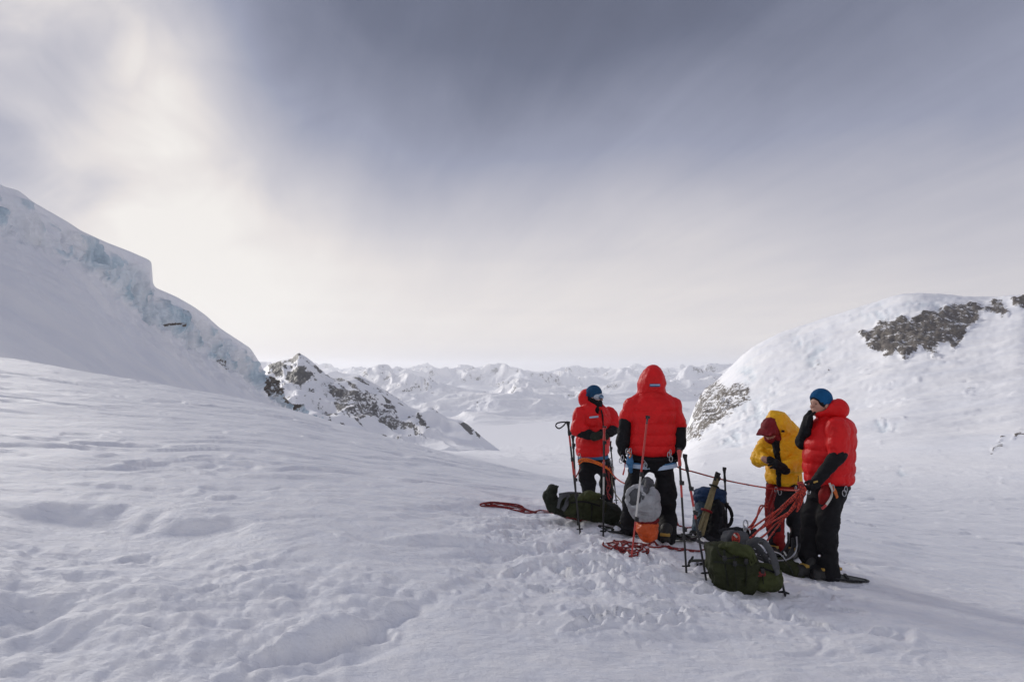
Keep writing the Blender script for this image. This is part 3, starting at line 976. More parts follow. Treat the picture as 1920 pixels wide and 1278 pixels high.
def surface(solid, vox):
    """skin of a distance field (surface nets)"""
    lo, hi = solid.lo - 3 * vox, solid.hi + 3 * vox
    nb = np.maximum(np.ceil((hi - lo) / (vox * 4)).astype(int), 2)
    ax = [lo[i] + (np.arange(nb[i]) + 0.5) * vox * 4 for i in range(3)]
    g = np.stack(np.meshgrid(*ax, indexing='ij'), -1).reshape(-1, 3)
    dc = solid(g).reshape(nb)
    nfull = nb * 4
    Vv = np.repeat(np.repeat(np.repeat(dc, 4, 0), 4, 1), 4, 2)
    act = np.abs(Vv) < vox * 8.0
    idx = np.argwhere(act)
    Vv[act] = solid(lo + (idx + 0.5) * vox)
    S = Vv < 0
    c = [S[i:nfull[0] - 1 + i, j:nfull[1] - 1 + j, k:nfull[2] - 1 + k] for i in (0, 1) for j in (0, 1) for k in (0, 1)]
    tot = sum(a.astype(np.int8) for a in c)
    mixed = (tot > 0) & (tot < 8)
    cells = np.argwhere(mixed)
    cid = np.full(mixed.shape, -1, np.int64)
    cid[mixed] = np.arange(len(cells))
    acc, cnt = np.zeros((len(cells), 3)), np.zeros(len(cells))
    cor = [(i, j, k) for i in (0, 1) for j in (0, 1) for k in (0, 1)]
    val = {o: Vv[cells[:, 0] + o[0], cells[:, 1] + o[1], cells[:, 2] + o[2]] for o in cor}
    for o in cor:
        for a in range(3):
            if o[a]:
                continue
            e = list(o)
            e[a] = 1
            va, vb = val[o], val[tuple(e)]
            m = (va < 0) != (vb < 0)
            t = np.where(m, va / (va - vb + 1e-15), 0)
            pos = np.array(o, float)[None] + np.zeros((len(cells), 3))
            pos[:, a] = t
            acc += pos * m[:, None]
            cnt += m
    verts = lo + (cells + acc / cnt[:, None] + 0.5) * vox
    quads = []
    for a in range(3):
        b, cc = (a + 1) % 3, (a + 2) % 3
        sl0, sl1 = [slice(None)] * 3, [slice(None)] * 3
        sl0[a], sl1[a] = slice(0, -1), slice(1, None)
        s0, s1 = S[tuple(sl0)], S[tuple(sl1)]
        e = np.argwhere(s0 != s1)
        e = e[(e[:, b] > 0) & (e[:, cc] > 0) & (e[:, b] < nfull[b] - 1) & (e[:, cc] < nfull[cc] - 1)]
        ob, oc = np.zeros(3, int), np.zeros(3, int)
        ob[b], oc[cc] = 1, 1
        q4 = [cid[tuple((e - s).T)] for s in (ob + oc, oc, 0 * ob, ob)]
        qd = np.stack(q4, 1)
        flip = s1[tuple(e.T)]
        qd[flip] = qd[flip][:, ::-1]
        quads.append(qd)
    quads = np.concatenate(quads)
    return verts, quads[(quads >= 0).all(1)]


def vert_normals(v, q):
    n = np.cross(v[q[:, 2]] - v[q[:, 0]], v[q[:, 3]] - v[q[:, 1]])
    o = np.zeros_like(v)
    for i in range(4):
        np.add.at(o, q[:, i], n)
    return o / (np.linalg.norm(o, axis=1, keepdims=True) + 1e-12)


def relax(v, q, it=1):
    for _ in range(it):
        s, c = np.zeros_like(v), np.zeros(len(v))
        for i in range(4):
            for j in (1, 3):
                np.add.at(s, q[:, i], v[q[:, (i + j) % 4]])
                np.add.at(c, q[:, i], 1)
        v = v * 0.5 + 0.5 * s / np.maximum(c, 1)[:, None]
    return v


PART_SEED = [0]


def solid_part(name, solid, mat, parent=None, vox=0.009, folds=(), it=1, label=None):
    """one mesh object grown from a distance field; folds = (size in m, amount in m, vertical stretch)"""
    v, q_ = surface(solid, vox)
    if it:
        v = relax(v, q_, it)
    if len(folds):
        n = vert_normals(v, q_)
        PART_SEED[0] += 11
        s = 0
        for size, amt, st in folds:
            w_ = 0.35 * size * fbm(v[:, 0] / size / 1.6, v[:, 1] / size / 1.6, v[:, 2] / size / 1.6, 2, seed=PART_SEED[0] + 3)
            nn = noise3((v[:, 0] + w_) / size, (v[:, 1] + w_) / size, (v[:, 2] + w_) / (size * st), PART_SEED[0])
            s = s + amt * (1 - 2.2 * np.abs(nn) + nn)
        v = v + n * (s - np.mean(s))[:, None]
    org = V(*parent_world(parent)) if parent is not None else v.mean(0) * V(1, 1, 0) + V(0, 0, v[:, 2].min())
    me = raw_mesh(name, v - org, q_)
    o = link(name, me, mat, parent)
    if parent is None:
        o.location = org
    if label:
        o['label'] = label
    return o


def parent_world(p):
    l = np.zeros(3)
    while p is not None:
        l = l + np.array(p.location)
        p = p.parent
    return l


# ------------------------------------------------------------------ tubes, bands, small hardware
def spline(pts, n):
    """Catmull-Rom through pts"""
    p = np.array(pts, float)
    p = np.concatenate([[2 * p[0] - p[1]], p, [2 * p[-1] - p[-2]]])
    t = np.linspace(0, len(pts) - 1 - 1e-9, n)
    i = t.astype(int)
    f = (t - i)[:, None]
    a, b, c, d = p[i], p[i + 1], p[i + 2], p[i + 3]
    return 0.5 * (2 * b + (c - a) * f + (2 * a - 5 * b + 4 * c - d) * f**2 + (-a + 3 * b - 3 * c + d) * f**3)


def tube_geo(path, rad, sides=8, closed=False, flat=1.0, flat_dir=None):
    p = np.array(path, float)
    n = len(p)
    t = np.gradient(p, axis=0) if not closed else (np.roll(p, -1, 0) - np.roll(p, 1, 0))
    t /= np.linalg.norm(t, axis=1, keepdims=True) + 1e-12
    ref = V(0.13, 0.21, 0.97) if flat_dir is None else unit(flat_dir)
    u_ = np.cross(t, ref)
    u_ /= np.linalg.norm(u_, axis=1, keepdims=True) + 1e-12
    w_ = np.cross(u_, t)
    r_ = np.broadcast_to(np.asarray(rad, float), (n,))
    a = np.linspace(0, 2 * math.pi, sides, endpoint=False)
    ring = np.cos(a)[None, :, None] * u_[:, None] * flat + np.sin(a)[None, :, None] * w_[:, None]
    v = (p[:, None] + ring * r_[:, None, None]).reshape(-1, 3)
    f = []
    m = n if closed else n - 1
    i, j = np.meshgrid(np.arange(m), np.arange(sides), indexing='ij')
    i2, j2 = (i + 1) % n, (j + 1) % sides
    f = np.stack([i * sides + j, i2 * sides + j, i2 * sides + j2, i * sides + j2], -1).reshape(-1, 4)
    fs = f.tolist()
    if not closed:
        fs.append(list(range(sides)))
        fs.append(list(range((n - 1) * sides, n * sides))[::-1])
    return v, fs


class Mesh:
    """collects pieces of ONE part"""
    def __init__(self):
        self.v, self.f, self.n = [], [], 0

    def put(self, v, f):
        self.v.append(np.asarray(v, float))
        self.f += [[i + self.n for i in q_] for q_ in f]
        self.n += len(v)
        return self

    def tube(self, path, rad, sides=8, closed=False, flat=1.0, flat_dir=None):
        return self.put(*tube_geo(path, rad, sides, closed, flat, flat_dir))

    def ring(self, c, r, rad, nrm, sx=1.0, n=24, sides=6, up=(0, 0, 1)):
        nrm = unit(nrm)
        a = unit(np.cross(nrm, unit(V(*up) + V(0.01, 0.02, 0))))
        b = np.cross(nrm, a)
        t = np.linspace(0, 2 * math.pi, n, endpoint=False)
        path = np.asarray(c) + r * (np.cos(t)[:, None] * a * sx + np.sin(t)[:, None] * b)
        return self.tube(path, rad, sides, True)

    def box(self, c, r, axes=None):
        M = np.eye(3) if axes is None else np.asarray(axes, float)
        s = np.array([(x, y, z) for x in (-1, 1) for y in (-1, 1) for z in (-1, 1)], float) * np.asarray(r)
        return self.put(np.asarray(c) + s @ M, [(0, 1, 3, 2), (4, 6, 7, 5), (0, 4, 5, 1), (2, 3, 7, 6), (0, 2, 6, 4), (1, 5, 7, 3)])

    def build(self, name, mat, parent=None, bevel=0.0, label=None):
        v = np.concatenate(self.v)
        org = parent_world(parent) if parent is not None else v.mean(0) * V(1, 1, 0) + V(0, 0, v[:, 2].min())
        me = bpy.data.meshes.new(name)
        me.from_pydata((v - org).tolist(), [], self.f)
        me.update()
        me.polygons.foreach_set('use_smooth', [True] * len(me.polygons))
        o = link(name, me, mat, parent)
        if parent is None:
            o.location = org
        if bevel:
            b = o.modifiers.new('bevel', 'BEVEL')
            b.width, b.segments, b.limit_method = bevel, 2, 'ANGLE'
        else:
            me.set_sharp_from_angle(angle=R(50))
        if label:
            o['label'] = label
        return o


# ------------------------------------------------------------------ object materials
def cloth(name, col, rough=0.6, fine=90.0, amt=0.25, dirt=0.12, spec=0.3, sheen=0.0):
    m, t, bs = mat_nodes(name)
    a = n_noise(t, 7.0, 5.0)
    dark = tuple(c * (1 - 2 * dirt) for c in col)
    light = tuple(min(1, c * (1 + dirt)) for c in col)
    t.links.new(n_mix(t, n_ramp(t, a, [(0.3, 0.0), (0.7, 1.0)]), dark, light), bs.inputs['Base Color'])
    bs.inputs['Roughness'].default_value = rough
    bs.inputs['Specular IOR Level'].default_value = spec
    bs.inputs['Sheen Weight'].default_value = sheen
    n_bump(t, bs, n_math(t, 'ADD', n_noise(t, fine, 4.0, 0.6), n_math(t, 'MULTIPLY', n_noise(t, 22.0, 3.0), 1.5)), amt, 0.01)
    return m


def solid_mat(name, col, rough=0.4, metal=0.0, var=0.15, scale=30.0):
    m, t, bs = mat_nodes(name)
    a = n_noise(t, scale, 4.0)
    t.links.new(n_mix(t, a, tuple(c * (1 - var) for c in col), tuple(min(1, c * (1 + var)) for c in col)), bs.inputs['Base Color'])
    bs.inputs['Roughness'].default_value = rough
    bs.inputs['Metallic'].default_value = metal
    return m


def rope_mat(name, c1, c2, scale=60.0):
    m, t, bs = mat_nodes(name)
    a = n_noise(t, scale, 2.0, 0.5)
    t.links.new(n_mix(t, n_ramp(t, a, [(0.47, 0.0), (0.53, 1.0)]), c1, c2), bs.inputs['Base Color'])
    bs.inputs['Roughness'].default_value = 0.75
    n_bump(t, bs, n_noise(t, 220.0, 2.0), 0.4, 0.004)
    return m


M = dict(
    red=cloth('red_nylon', (0.66, 0.010, 0.012), 0.5, 60, 0.25, 0.07, 0.22, 0.0),
    yellow=cloth('yellow_nylon', (0.88, 0.47, 0.012), 0.5, 60, 0.3, 0.06, 0.25, 0.0),
    black=cloth('black_softshell', (0.010, 0.010, 0.012), 0.75, 70, 0.3, 0.2, 0.2),
    charcoal=cloth('charcoal_softshell', (0.020, 0.021, 0.025), 0.75, 70, 0.3, 0.2, 0.2),
    darkred=cloth('dark_red_fleece', (0.20, 0.012, 0.016), 0.7, 120, 0.3, 0.15, 0.25),
    redtrim=cloth('red_trouser_panel', (0.26, 0.014, 0.014), 0.7, 70, 0.3, 0.2, 0.2),
    bluehat=cloth('blue_knit', (0.012, 0.095, 0.24), 0.9, 160, 0.6, 0.12, 0.15),
    navyhat=cloth('dusk_blue_knit', (0.018, 0.07, 0.15), 0.9, 160, 0.6, 0.12, 0.15),
    skin=cloth('skin', (0.50, 0.27, 0.20), 0.55, 200, 0.08, 0.06, 0.35),
    goggle=solid_mat('goggle_lens', (0.16, 0.24, 0.34), 0.05, 0.9),
    goggle_frame=solid_mat('goggle_frame', (0.38, 0.44, 0.5), 0.35),
    redlens=solid_mat('red_lens', (0.10, 0.01, 0.012), 0.1, 0.4),
    blueweb=cloth('blue_webbing', (0.05, 0.16, 0.32), 0.7, 150, 0.3, 0.15),
    paleweb=cloth('pale_blue_webbing', (0.42, 0.54, 0.70), 0.7, 150, 0.3, 0.12),
    white=cloth('white_webbing', (0.6, 0.58, 0.54), 0.7, 150, 0.3, 0.12),
    orangeweb=cloth('orange_webbing', (0.62, 0.16, 0.04), 0.7, 150, 0.3, 0.15),
    olive=cloth('olive_cordura', (0.032, 0.038, 0.015), 0.75, 130, 0.5, 0.22, 0.25),
    olive_light=cloth('moss_cordura', (0.052, 0.062, 0.020), 0.75, 130, 0.5, 0.2, 0.25),
    olive_dark=cloth('dark_olive_cordura', (0.020, 0.024, 0.016), 0.75, 130, 0.5, 0.25, 0.25),
    greyfab=cloth('silver_grey_nylon', (0.34, 0.35, 0.37), 0.5, 60, 0.35, 0.15, 0.4),
    greydark=cloth('dark_grey_nylon', (0.075, 0.078, 0.085), 0.65, 60, 0.35, 0.2, 0.3),
    orange=cloth('orange_dry_bag', (0.70, 0.11, 0.022), 0.45, 60, 0.35, 0.12, 0.4),
    packblue=cloth('blue_pack_cloth', (0.015, 0.042, 0.11), 0.7, 130, 0.4, 0.2, 0.25),
    packteal=cloth('slate_pack_cloth', (0.05, 0.085, 0.12), 0.7, 130, 0.4, 0.2, 0.25),
    tan=cloth('bamboo', (0.23, 0.19, 0.10), 0.6, 60, 0.5, 0.25, 0.3),
    boot=cloth('boot_shell', (0.022, 0.022, 0.022), 0.55, 60, 0.3, 0.2, 0.35),
    bootyellow=solid_mat('yellow_boot_trim', (0.42, 0.26, 0.05), 0.5),
    shoe=solid_mat('snowshoe_deck', (0.05, 0.055, 0.045), 0.6),
    metal=solid_mat('grey_aluminium', (0.45, 0.46, 0.48), 0.3, 0.9),
    blackmetal=solid_mat('black_anodised', (0.018, 0.018, 0.02), 0.35, 0.3),
    redmetal=solid_mat('red_painted_shaft', (0.42, 0.04, 0.035), 0.35),
    whitemetal=solid_mat('pale_shaft', (0.55, 0.54, 0.52), 0.4),
    rubber=solid_mat('black_foam', (0.014, 0.014, 0.015), 0.8),
    rope=rope_mat('red_rope_cover', (0.54, 0.055, 0.028), (0.17, 0.013, 0.013)),
    rope_dark=rope_mat('dark_red_rope_cover', (0.28, 0.02, 0.018), (0.10, 0.01, 0.012)),
    rope_orange=rope_mat('orange_rope_cover', (0.80, 0.20, 0.015), (0.55, 0.09, 0.02)),
    cord=rope_mat('grey_cord_cover', (0.12, 0.12, 0.13), (0.04, 0.04, 0.05)),
    khaki_cord=rope_mat('khaki_cord_cover', (0.24, 0.22, 0.13), (0.08, 0.07, 0.05)),
)

# ------------------------------------------------------------------ people
UP = V(0, 0, 1)


def frame(f):
    """rows: right, forward, up for something facing f"""
    f = unit(f)
    r_ = unit(np.cross(f, UP))
    return np.array([r_, f, np.cross(r_, f)])


def head(S, c, A, neck):
    r_, f, u_ = A
    at = lambda a, b, h_: c + r_ * a + f * b + u_ * h_
    S.ell(at(0, -0.005, 0.035), (0.075, 0.096, 0.098), A)
    S.ell(at(0, 0.032, -0.05), (0.058, 0.062, 0.072), A, 0.03)
    S.ell(at(0, 0.074, -0.092), (0.026, 0.022, 0.022), A, 0.02)
    S.ell(at(0, 0.082, 0.026), (0.052, 0.016, 0.013), A, 0.015)
    S.cone(at(0, 0.092, 0.01), at(0, 0.116, -0.03), 0.009, 0.013, 0.012)
    for s in (-1, 1):
        S.ell(at(s * 0.038, 0.066, -0.025), (0.022, 0.022, 0.02), A, 0.02)
        S.ell(at(s * 0.031, 0.100, 0.004), (0.015, 0.014, 0.010), A, 0.008, cut=True)
        S.ell(at(s * 0.078, -0.008, -0.008), (0.012, 0.026, 0.034), A, 0.008)
    S.ell(at(0, 0.088, -0.060), (0.024, 0.012, 0.008), A, 0.008)
    S.ell(at(0, 0.102, -0.060), (0.024, 0.012, 0.0025), A, 0.004, cut=True)
    S.cone(at(0, -0.02, -0.06), neck, 0.056, 0.066, 0.03)


def hand(S, w_, d, n, side, curl=0.5, fat=1.0, s=1.0, first=False, spread=1.0):
    """palm, four curled fingers and a thumb; w_ wrist, d along the hand, n where the palm looks"""
    d = unit(d)
    n = unit(np.asarray(n, float) - d * (np.asarray(n, float) @ d))
    l = np.cross(d, n) * side
    A = np.array([l, d, n])
    S.cone(w_ - d * 0.03, w_ + d * 0.02, 0.030 * fat, 0.031 * fat, 0.02)
    S.box(w_ + d * 0.052 * s, (0.041 * s * fat, 0.05 * s, 0.016 * fat), A, 0.014, 0.015)
    for i, (o, L) in enumerate(((0.031, 0.070), (0.0105, 0.079), (-0.0105, 0.073), (-0.031, 0.057))):
        p = w_ + d * (0.095 - 0.004 * abs(i - 1)) * s + l * o * s * fat * spread
        a = 0.25 * curl
        q_ = d + l * (0.10 * (1.5 - i) / 1.5)
        for j, fr in enumerate((0.45, 0.32, 0.23)):
            a += curl * (0.75, 0.9, 0.6)[j]
            e = p + (unit(q_) * math.cos(a) + n * math.sin(a)) * L * fr * s
            S.cone(p, e, (0.0098 - 0.0008 * j) * fat, (0.0093 - 0.0010 * j) * fat, 0.006)
            p = e
    p = w_ + d * 0.028 * s + l * 0.034 * s * fat + n * 0.008
    t = unit(d * 0.62 + l * 0.6 + n * 0.45)
    e = p + t * 0.042 * s
    S.cone(p, e, 0.013 * fat, 0.011 * fat, 0.012)
    t2 = unit(d * 0.85 + n * 0.55 + l * 0.05)
    S.cone(e, e + t2 * 0.032 * s, 0.0108 * fat, 0.009 * fat, 0.006)


def boot(parent, ankle, g, d, trim=True):
    d = unit(V(d[0], d[1], 0))
    A = np.array([np.cross(d, UP), d, UP])
    S = Solid()
    S.cone(ankle, g + UP * 0.09 - d * 0.02, 0.066, 0.064, 0.03)
    S.cone(g + UP * 0.055 - d * 0.055, g + UP * 0.05 + d * 0.16, 0.056, 0.046, 0.03)
    S.box(g + UP * 0.018 + d * 0.055, (0.052, 0.165, 0.022), A, 0.018, 0.012)
    b = solid_part('boot', S, M['boot'], parent, 0.010, [(0.05, 0.003, 1)])
    if trim:
        for a, h_, w_ in ((0.10, 0.088, 0.048), (-0.10, 0.075, 0.05)):
            Mesh().box(g + d * a + UP * h_, (w_, 0.020, 0.014), A).build('strap', M['bootyellow'], b, 0.006)
    return b


def snowshoe(parent, g, d, length=0.60, width=0.20):
    d = unit(d)
    l = unit(np.cross(d, UP))
    m = Mesh()
    t = np.linspace(0, 2 * math.pi, 40, endpoint=False)
    y = np.cos(t) * length / 2
    x = np.sin(t) * width / 2 * (0.86 + 0.14 * np.cos(t))
    path = g + d * y[:, None] + l * x[:, None] + UP * (0.02 + 0.06 * np.clip(y / length * 2 - 0.55, 0, 1))[:, None]
    m.tube(path, 0.011, 6, True)
    s = m.build('snowshoe', M['blackmetal'], parent)
    dk = Mesh()
    inn = g + d * y[:, None] * 0.9 + l * x[:, None] * 0.93 + UP * 0.02
    top = inn + UP * 0.006
    n = len(t)
    dk.put(np.concatenate([inn, top]), [list(range(n))[::-1], list(range(n, 2 * n))] + [[i, (i + 1) % n, n + (i + 1) % n, n + i] for i in range(n)])
    dk.build('deck', M['shoe'], s)
    for o in (-0.10, 0.02, 0.12):
        Mesh().box(g + d * o + UP * 0.036, (0.075, 0.014, 0.008), np.array([l, d, UP])).build('binding', M['rubber'], s, 0.003)
    return s


def band(parent, name, c, rx, ry, mat, hgt=0.024, A=None, nrm=UP, thick=0.25, label=None):
    """webbing loop of half height hgt round an oval"""
    t = np.linspace(0, 2 * math.pi, 40, endpoint=False)
    if A is None:
        A = np.eye(3)
    nrm = unit(nrm)
    a = unit(A[0] - nrm * (A[0] @ nrm))
    b = np.cross(nrm, a)
    path = c + np.cos(t)[:, None] * a * rx + np.sin(t)[:, None] * b * ry
    return Mesh().tube(path, hgt, 8, True, thick, nrm).build(name, mat, parent, label=label)


def carabiner(parent, c, nrm, r=0.030, up=(0, 0, 1)):
    Mesh().ring(c, r, 0.0045, nrm, 0.55, 18, 6, up).build('carabiner', M['metal'], parent)


def feet(*uv):
    return [hit(*p) for p in uv]


JF = [(0.20, 0.008, 1.6), (0.075, 0.0045, 1.6), (0.035, 0.0020, 1.3)]     # down jacket folds
TF = [(0.20, 0.009, 0.6), (0.08, 0.0045, 0.6)]                            # trouser folds

# ---- centre: seen from behind, red hooded down jacket ----------------
fl, fr = feet((1180, 1002), (1250, 1017))
D = 0.5 * (fl[1] + fr[1]) - 0.03
c = lambda u, v, dd=0.0: P(u, v, D + dd)
px = D / F
base = 0.5 * (fl + fr)
man = thing('person', 'person seen from behind in red down jacket with the hood up, black trousers', 'person', base)
A0 = np.eye(3)
S = Solid()
HA = frame((0.05, 1.0, -0.05))
hc = c(1222, 714, 0.02)
head(S, hc, HA, c(1222, 748))
S.loft([(c(1220, 856), 0.155, 0.10), (c(1222, 800), 0.165, 0.115), (c(1223, 762), 0.17, 0.10), (c(1223, 746), 0.08, 0.07)])
for u0, u1, u2, u3, v2 in ((1188, 1174, 1166, 1166, 862), (1260, 1273, 1274, 1269, 858)):
    S.chain([c(u0, 760), c(u1, 800, 0.02), c(u2, 842, -0.04)], [0.06, 0.048, 0.034], 0.04)
    S.cone(c(u2, 845, -0.05), c(u2, 856, -0.07), 0.032, 0.022, 0.02)
S.chain([c(1201, 868), P(1190, 912, D - 0.05), P(1184, 940, D - 0.08), P(1180, 975, D - 0.04), fl + UP * 0.09], [0.08, 0.07, 0.055, 0.05, 0.04], 0.05)
S.chain([c(1241, 868), P(1247, 915, D - 0.02), P(1249, 940, D - 0.05), P(1251, 975, D), fr + UP * 0.09], [0.08, 0.07, 0.055, 0.05, 0.04], 0.05)
solid_part('body', S, M['skin'], man, 0.011)

seams = [c(1222, v) for v in (853, 833, 813, 793, 769, 744)]
J = Solid()
J.loft([(c(1220, 853), 37 * px, 0.165), (c(1221, 845), 41 * px, 0.185), (c(1222, 830), 42 * px, 0.20), (c(1223, 800), 40.5 * px, 0.20), (c(1224, 775), 42 * px, 0.20),
        (c(1224, 760), 43 * px, 0.185), (c(1224, 750), 38 * px, 0.165), (c(1223, 742), 30 * px, 0.145), (c(1223, 736), 25 * px, 0.13)], seams=seams, amp=0.015, k=0.02, cap=0.02)
J.cone(c(1209, 743, 0), c(1184, 760, 0), 0.070, 0.085, 0.04)
J.cone(c(1237, 743, 0), c(1265, 761, 0), 0.070, 0.085, 0.04)
J.cone(c(1188, 762, 0), c(1174, 786, 0.02), 0.088, 0.083, 0.025, 2, 0.008)
J.cone(c(1259, 762, 0), c(1274, 795, 0.02), 0.086, 0.080, 0.025, 2, 0.008)
J.loft([(c(1222, 746), 27 * px, 0.15), (c(1222, 733), 26 * px, 0.155), (c(1222, 718), 26.5 * px, 0.16), (c(1223, 705), 22.5 * px, 0.155), (c(1224, 695), 17 * px, 0.13),
        (c(1225, 688), 11.5 * px, 0.10), (c(1226, 683.5), 6 * px, 0.05)], k=0.03, cap=0.03)
J.ell(hc + V(0.01, 0.17, 0.0), (0.095, 0.14, 0.125), None, 0.02, cut=True)
jk = solid_part('jacket', J, M['red'], man, 0.0085, JF)
Mesh().box(c(1228, 722, -0.164), (9.5 * px, 0.006, 2.6 * px), frame((0.05, 1, 0.0))).build('badge', M['blueweb'], jk, 0.003)
Mesh().box(c(1228, 721.3, -0.171), (8.6 * px, 0.003, 0.9 * px), frame((0.05, 1, 0.0))).build('badge_stripe', M['paleweb'], jk)
hs = Mesh()
hs.tube(spline([c(1197, 738, -0.135), c(1210, 734, -0.158), c(1222, 733, -0.163), c(1238, 735, -0.155), c(1249, 739, -0.13)], 24), 0.006, 6).build('hood_seam', M['red'], jk)
for u0, v0, u1, v1, u2, v2 in ((1174.5, 786, 1168.5, 828, 1166.5, 846), (1273.5, 795, 1272.5, 830, 1270, 845)):
    SL = Solid()
    SL.chain([c(u0, v0 - 4, 0.02), c(u1, v1, -0.02), c(u2, v2, -0.04)], [0.074, 0.074, 0.052], 0.03)
    solid_part('lower_sleeve', SL, M['black'], man, 0.008, [(0.09, 0.005, 0.6)])
    G = Solid()
    hand(G, c(u2, v2 - 1, -0.045), V(0.05 if u2 < 1222 else -0.05, -0.1, -1), V(1 if u2 < 1222 else -1, -0.1, 0), -1 if u2 < 1222 else 1, 0.85, 1.4, 1.05)
    solid_part('glove', G, M['black'], man, 0.006)
T = Solid()
T.loft([(c(1221, 884), 33 * px, 0.13), (c(1221, 866), 40 * px, 0.165), (c(1221, 846), 38 * px, 0.16)], k=0.05)
T.chain([c(1199, 872), P(1190, 912, D - 0.05), P(1184, 940, D - 0.08), P(1180, 975, D - 0.04), fl + UP * 0.07], [0.105, 0.100, 0.088, 0.082, 0.090], 0.05)
T.chain([c(1243, 872), P(1247, 915, D - 0.02), P(1249, 940, D - 0.05), P(1251, 975, D), fr + UP * 0.06], [0.105, 0.102, 0.092, 0.092, 0.102], 0.05)
T.ell(P(1260, 925, D - 0.06), (0.045, 0.05, 0.06), None, 0.04)
T.cone(c(1218, 877, -0.4), c(1218, 880, 0.4), 0.012, 0.012, 0.03, cut=True)
T.cone(c(1218, 892, -0.4), c(1218, 900, 0.4), 0.04, 0.05, 0.05, cut=True)
solid_part('trousers', T, M['black'], man, 0.0095, TF)
for g, d in ((fl, (-0.35, 0.9)), (fr, (0.35, 0.9))):
    boot(man, g + UP * 0.14, g + UP * 0.03, d)
snowshoe(man, fl + V(-0.05, 0.02, 0.015), V(-0.88, 0.42, 0.0))
snowshoe(man, fr + V(0.12, 0.10, 0.015), V(0.93, 0.30, -0.06))
hn = band(man, 'harness', c(1221, 858), 40 * px + 0.012, 0.185, M['black'], 0.020)
band(man, 'leg_loop', c(1197, 874), 0.148, 0.150, M['paleweb'], 0.024, None, (0.10, 0.12, 1))
band(man, 'leg_loop', c(1243, 875), 0.148, 0.150, M['paleweb'], 0.024, None, (-0.16, 0.12, 1))
band(man, 'leg_loop_edge', c(1197, 870), 0.144, 0.147, M['blueweb'], 0.012, None, (0.10, 0.12, 1))
band(man, 'leg_loop_edge', c(1243, 871), 0.144, 0.147, M['blueweb'], 0.012, None, (-0.16, 0.12, 1))
SB = Solid()
SB.chain([c(1181, 852, -0.17), c(1181, 866, -0.18), c(1183, 884, -0.16)], [0.025, 0.034, 0.016], 0.02)
solid_part('sling_bundle', SB, M['blueweb'], man, 0.008, [(0.03, 0.006, 2)])
for u, v, nr_ in ((1176, 846, (0.3, -1, 0.1)), (1179, 850, (-0.5, -1, 0)), (1182, 845, (0.8, -1, 0)), (1207, 868, (0.2, -1, 0)), (1210, 872, (-0.3, -1, 0)),
                  (1167, 858, (0.4, -1, 0)), (1164, 863, (-0.6, -1, 0)), (1254, 852, (0.5, -1, 0)), (1258, 860, (-0.4, -1, 0)), (1257, 848, (1, -1, 0))):
    carabiner(hn, c(u, v, -0.20), nr_)
qd = Mesh()
qd.tube(spline([c(1172, 867, -0.2), c(1171, 878, -0.2), c(1168, 890, -0.2)], 10), 0.011, 6, False, 0.4).build('quickdraw', M['redmetal'], hn)
Mesh().tube(spline([c(1178, 846, -0.2), c(1183, 852, -0.21), c(1180, 858, -0.2)], 10), 0.009, 6).build('gear_sling', M['orangeweb'], hn)

# ---- left: red jacket, dusk blue hat, goggles ------------------------
fm = hit(1118, 956)
D = fm[1]
px = D / F
c = lambda u, v, dd=0.0: P(u, v, D + dd)
gl, gr = on_ground(c(1104, 950)[0], D - 0.05), on_ground(c(1138, 950)[0], D + 0.06)
man = thing('person', 'person in red jacket wearing a dark blue hat and mirrored goggles, hands together', 'person', 0.5 * (gl + gr))
f0 = V(0.72, -0.69, 0)
A = frame(f0)
HA = frame((0.86, -0.48, -0.08))
hc = c(1115, 744, -0.03)
S = Solid()
head(S, hc, HA, c(1111, 770))
S.loft([(c(1112, 855), 0.15, 0.10), (c(1114, 800), 0.16, 0.12), (c(1113, 772), 0.17, 0.10), (c(1112, 762), 0.08, 0.07)], A)
arms = (([c(1088, 775, -0.14), c(1083, 806, -0.22), c(1118, 818, -0.36)], 1), ([c(1143, 774, 0.13), c(1156, 800, 0.04), c(1141, 811, -0.22)], -1))
for pts_, sd in arms:
    S.chain(pts_, [0.06, 0.048, 0.034], 0.04)
    S.cone(pts_[2], pts_[2] + V(0.05 * sd, -0.02, 0.01), 0.032, 0.024, 0.02)
S.chain([c(1101, 872, -0.04), c(1103, 902, -0.08), c(1104, 925, -0.08), gl + UP * 0.09], [0.085, 0.07, 0.05, 0.045], 0.05)
S.chain([c(1132, 872, 0.04), c(1137, 902, 0.0), c(1138, 925, 0.02), gr + UP * 0.09], [0.085, 0.07, 0.05, 0.045], 0.05)
solid_part('body', S, M['skin'], man, 0.010)
seams = [c(1112, v) for v in (854, 838, 818, 798, 779, 760)]
J = Solid()
J.loft([(c(1110, 854), 29 * px, 0.19), (c(1111, 845), 31.5 * px, 0.21), (c(1112, 820), 31 * px, 0.22), (c(1114, 795), 32 * px, 0.22), (c(1114, 776), 32 * px, 0.20),
        (c(1113, 766), 27 * px, 0.17), (c(1111, 757), 19 * px, 0.14), (c(1110, 750), 16 * px, 0.12)], A, seams=seams, amp=0.014, k=0.02, cap=0.02)
p0, p1, p2 = arms[0][0]
J.cone(p0, p1, 0.095, 0.095, 0.025, 2, 0.008)
J.cone(p1, p1 * 0.62 + p2 * 0.38 + UP * 0.035, 0.085, 0.062, 0.03, 1, 0.008)
p0, p1, p2 = arms[1][0]
J.cone(p0, p1, 0.090, 0.088, 0.025, 2, 0.008)
J.cone(p1, p1 * 0.7 + p2 * 0.3 + UP * 0.03, 0.08, 0.065, 0.03, 1, 0.008)
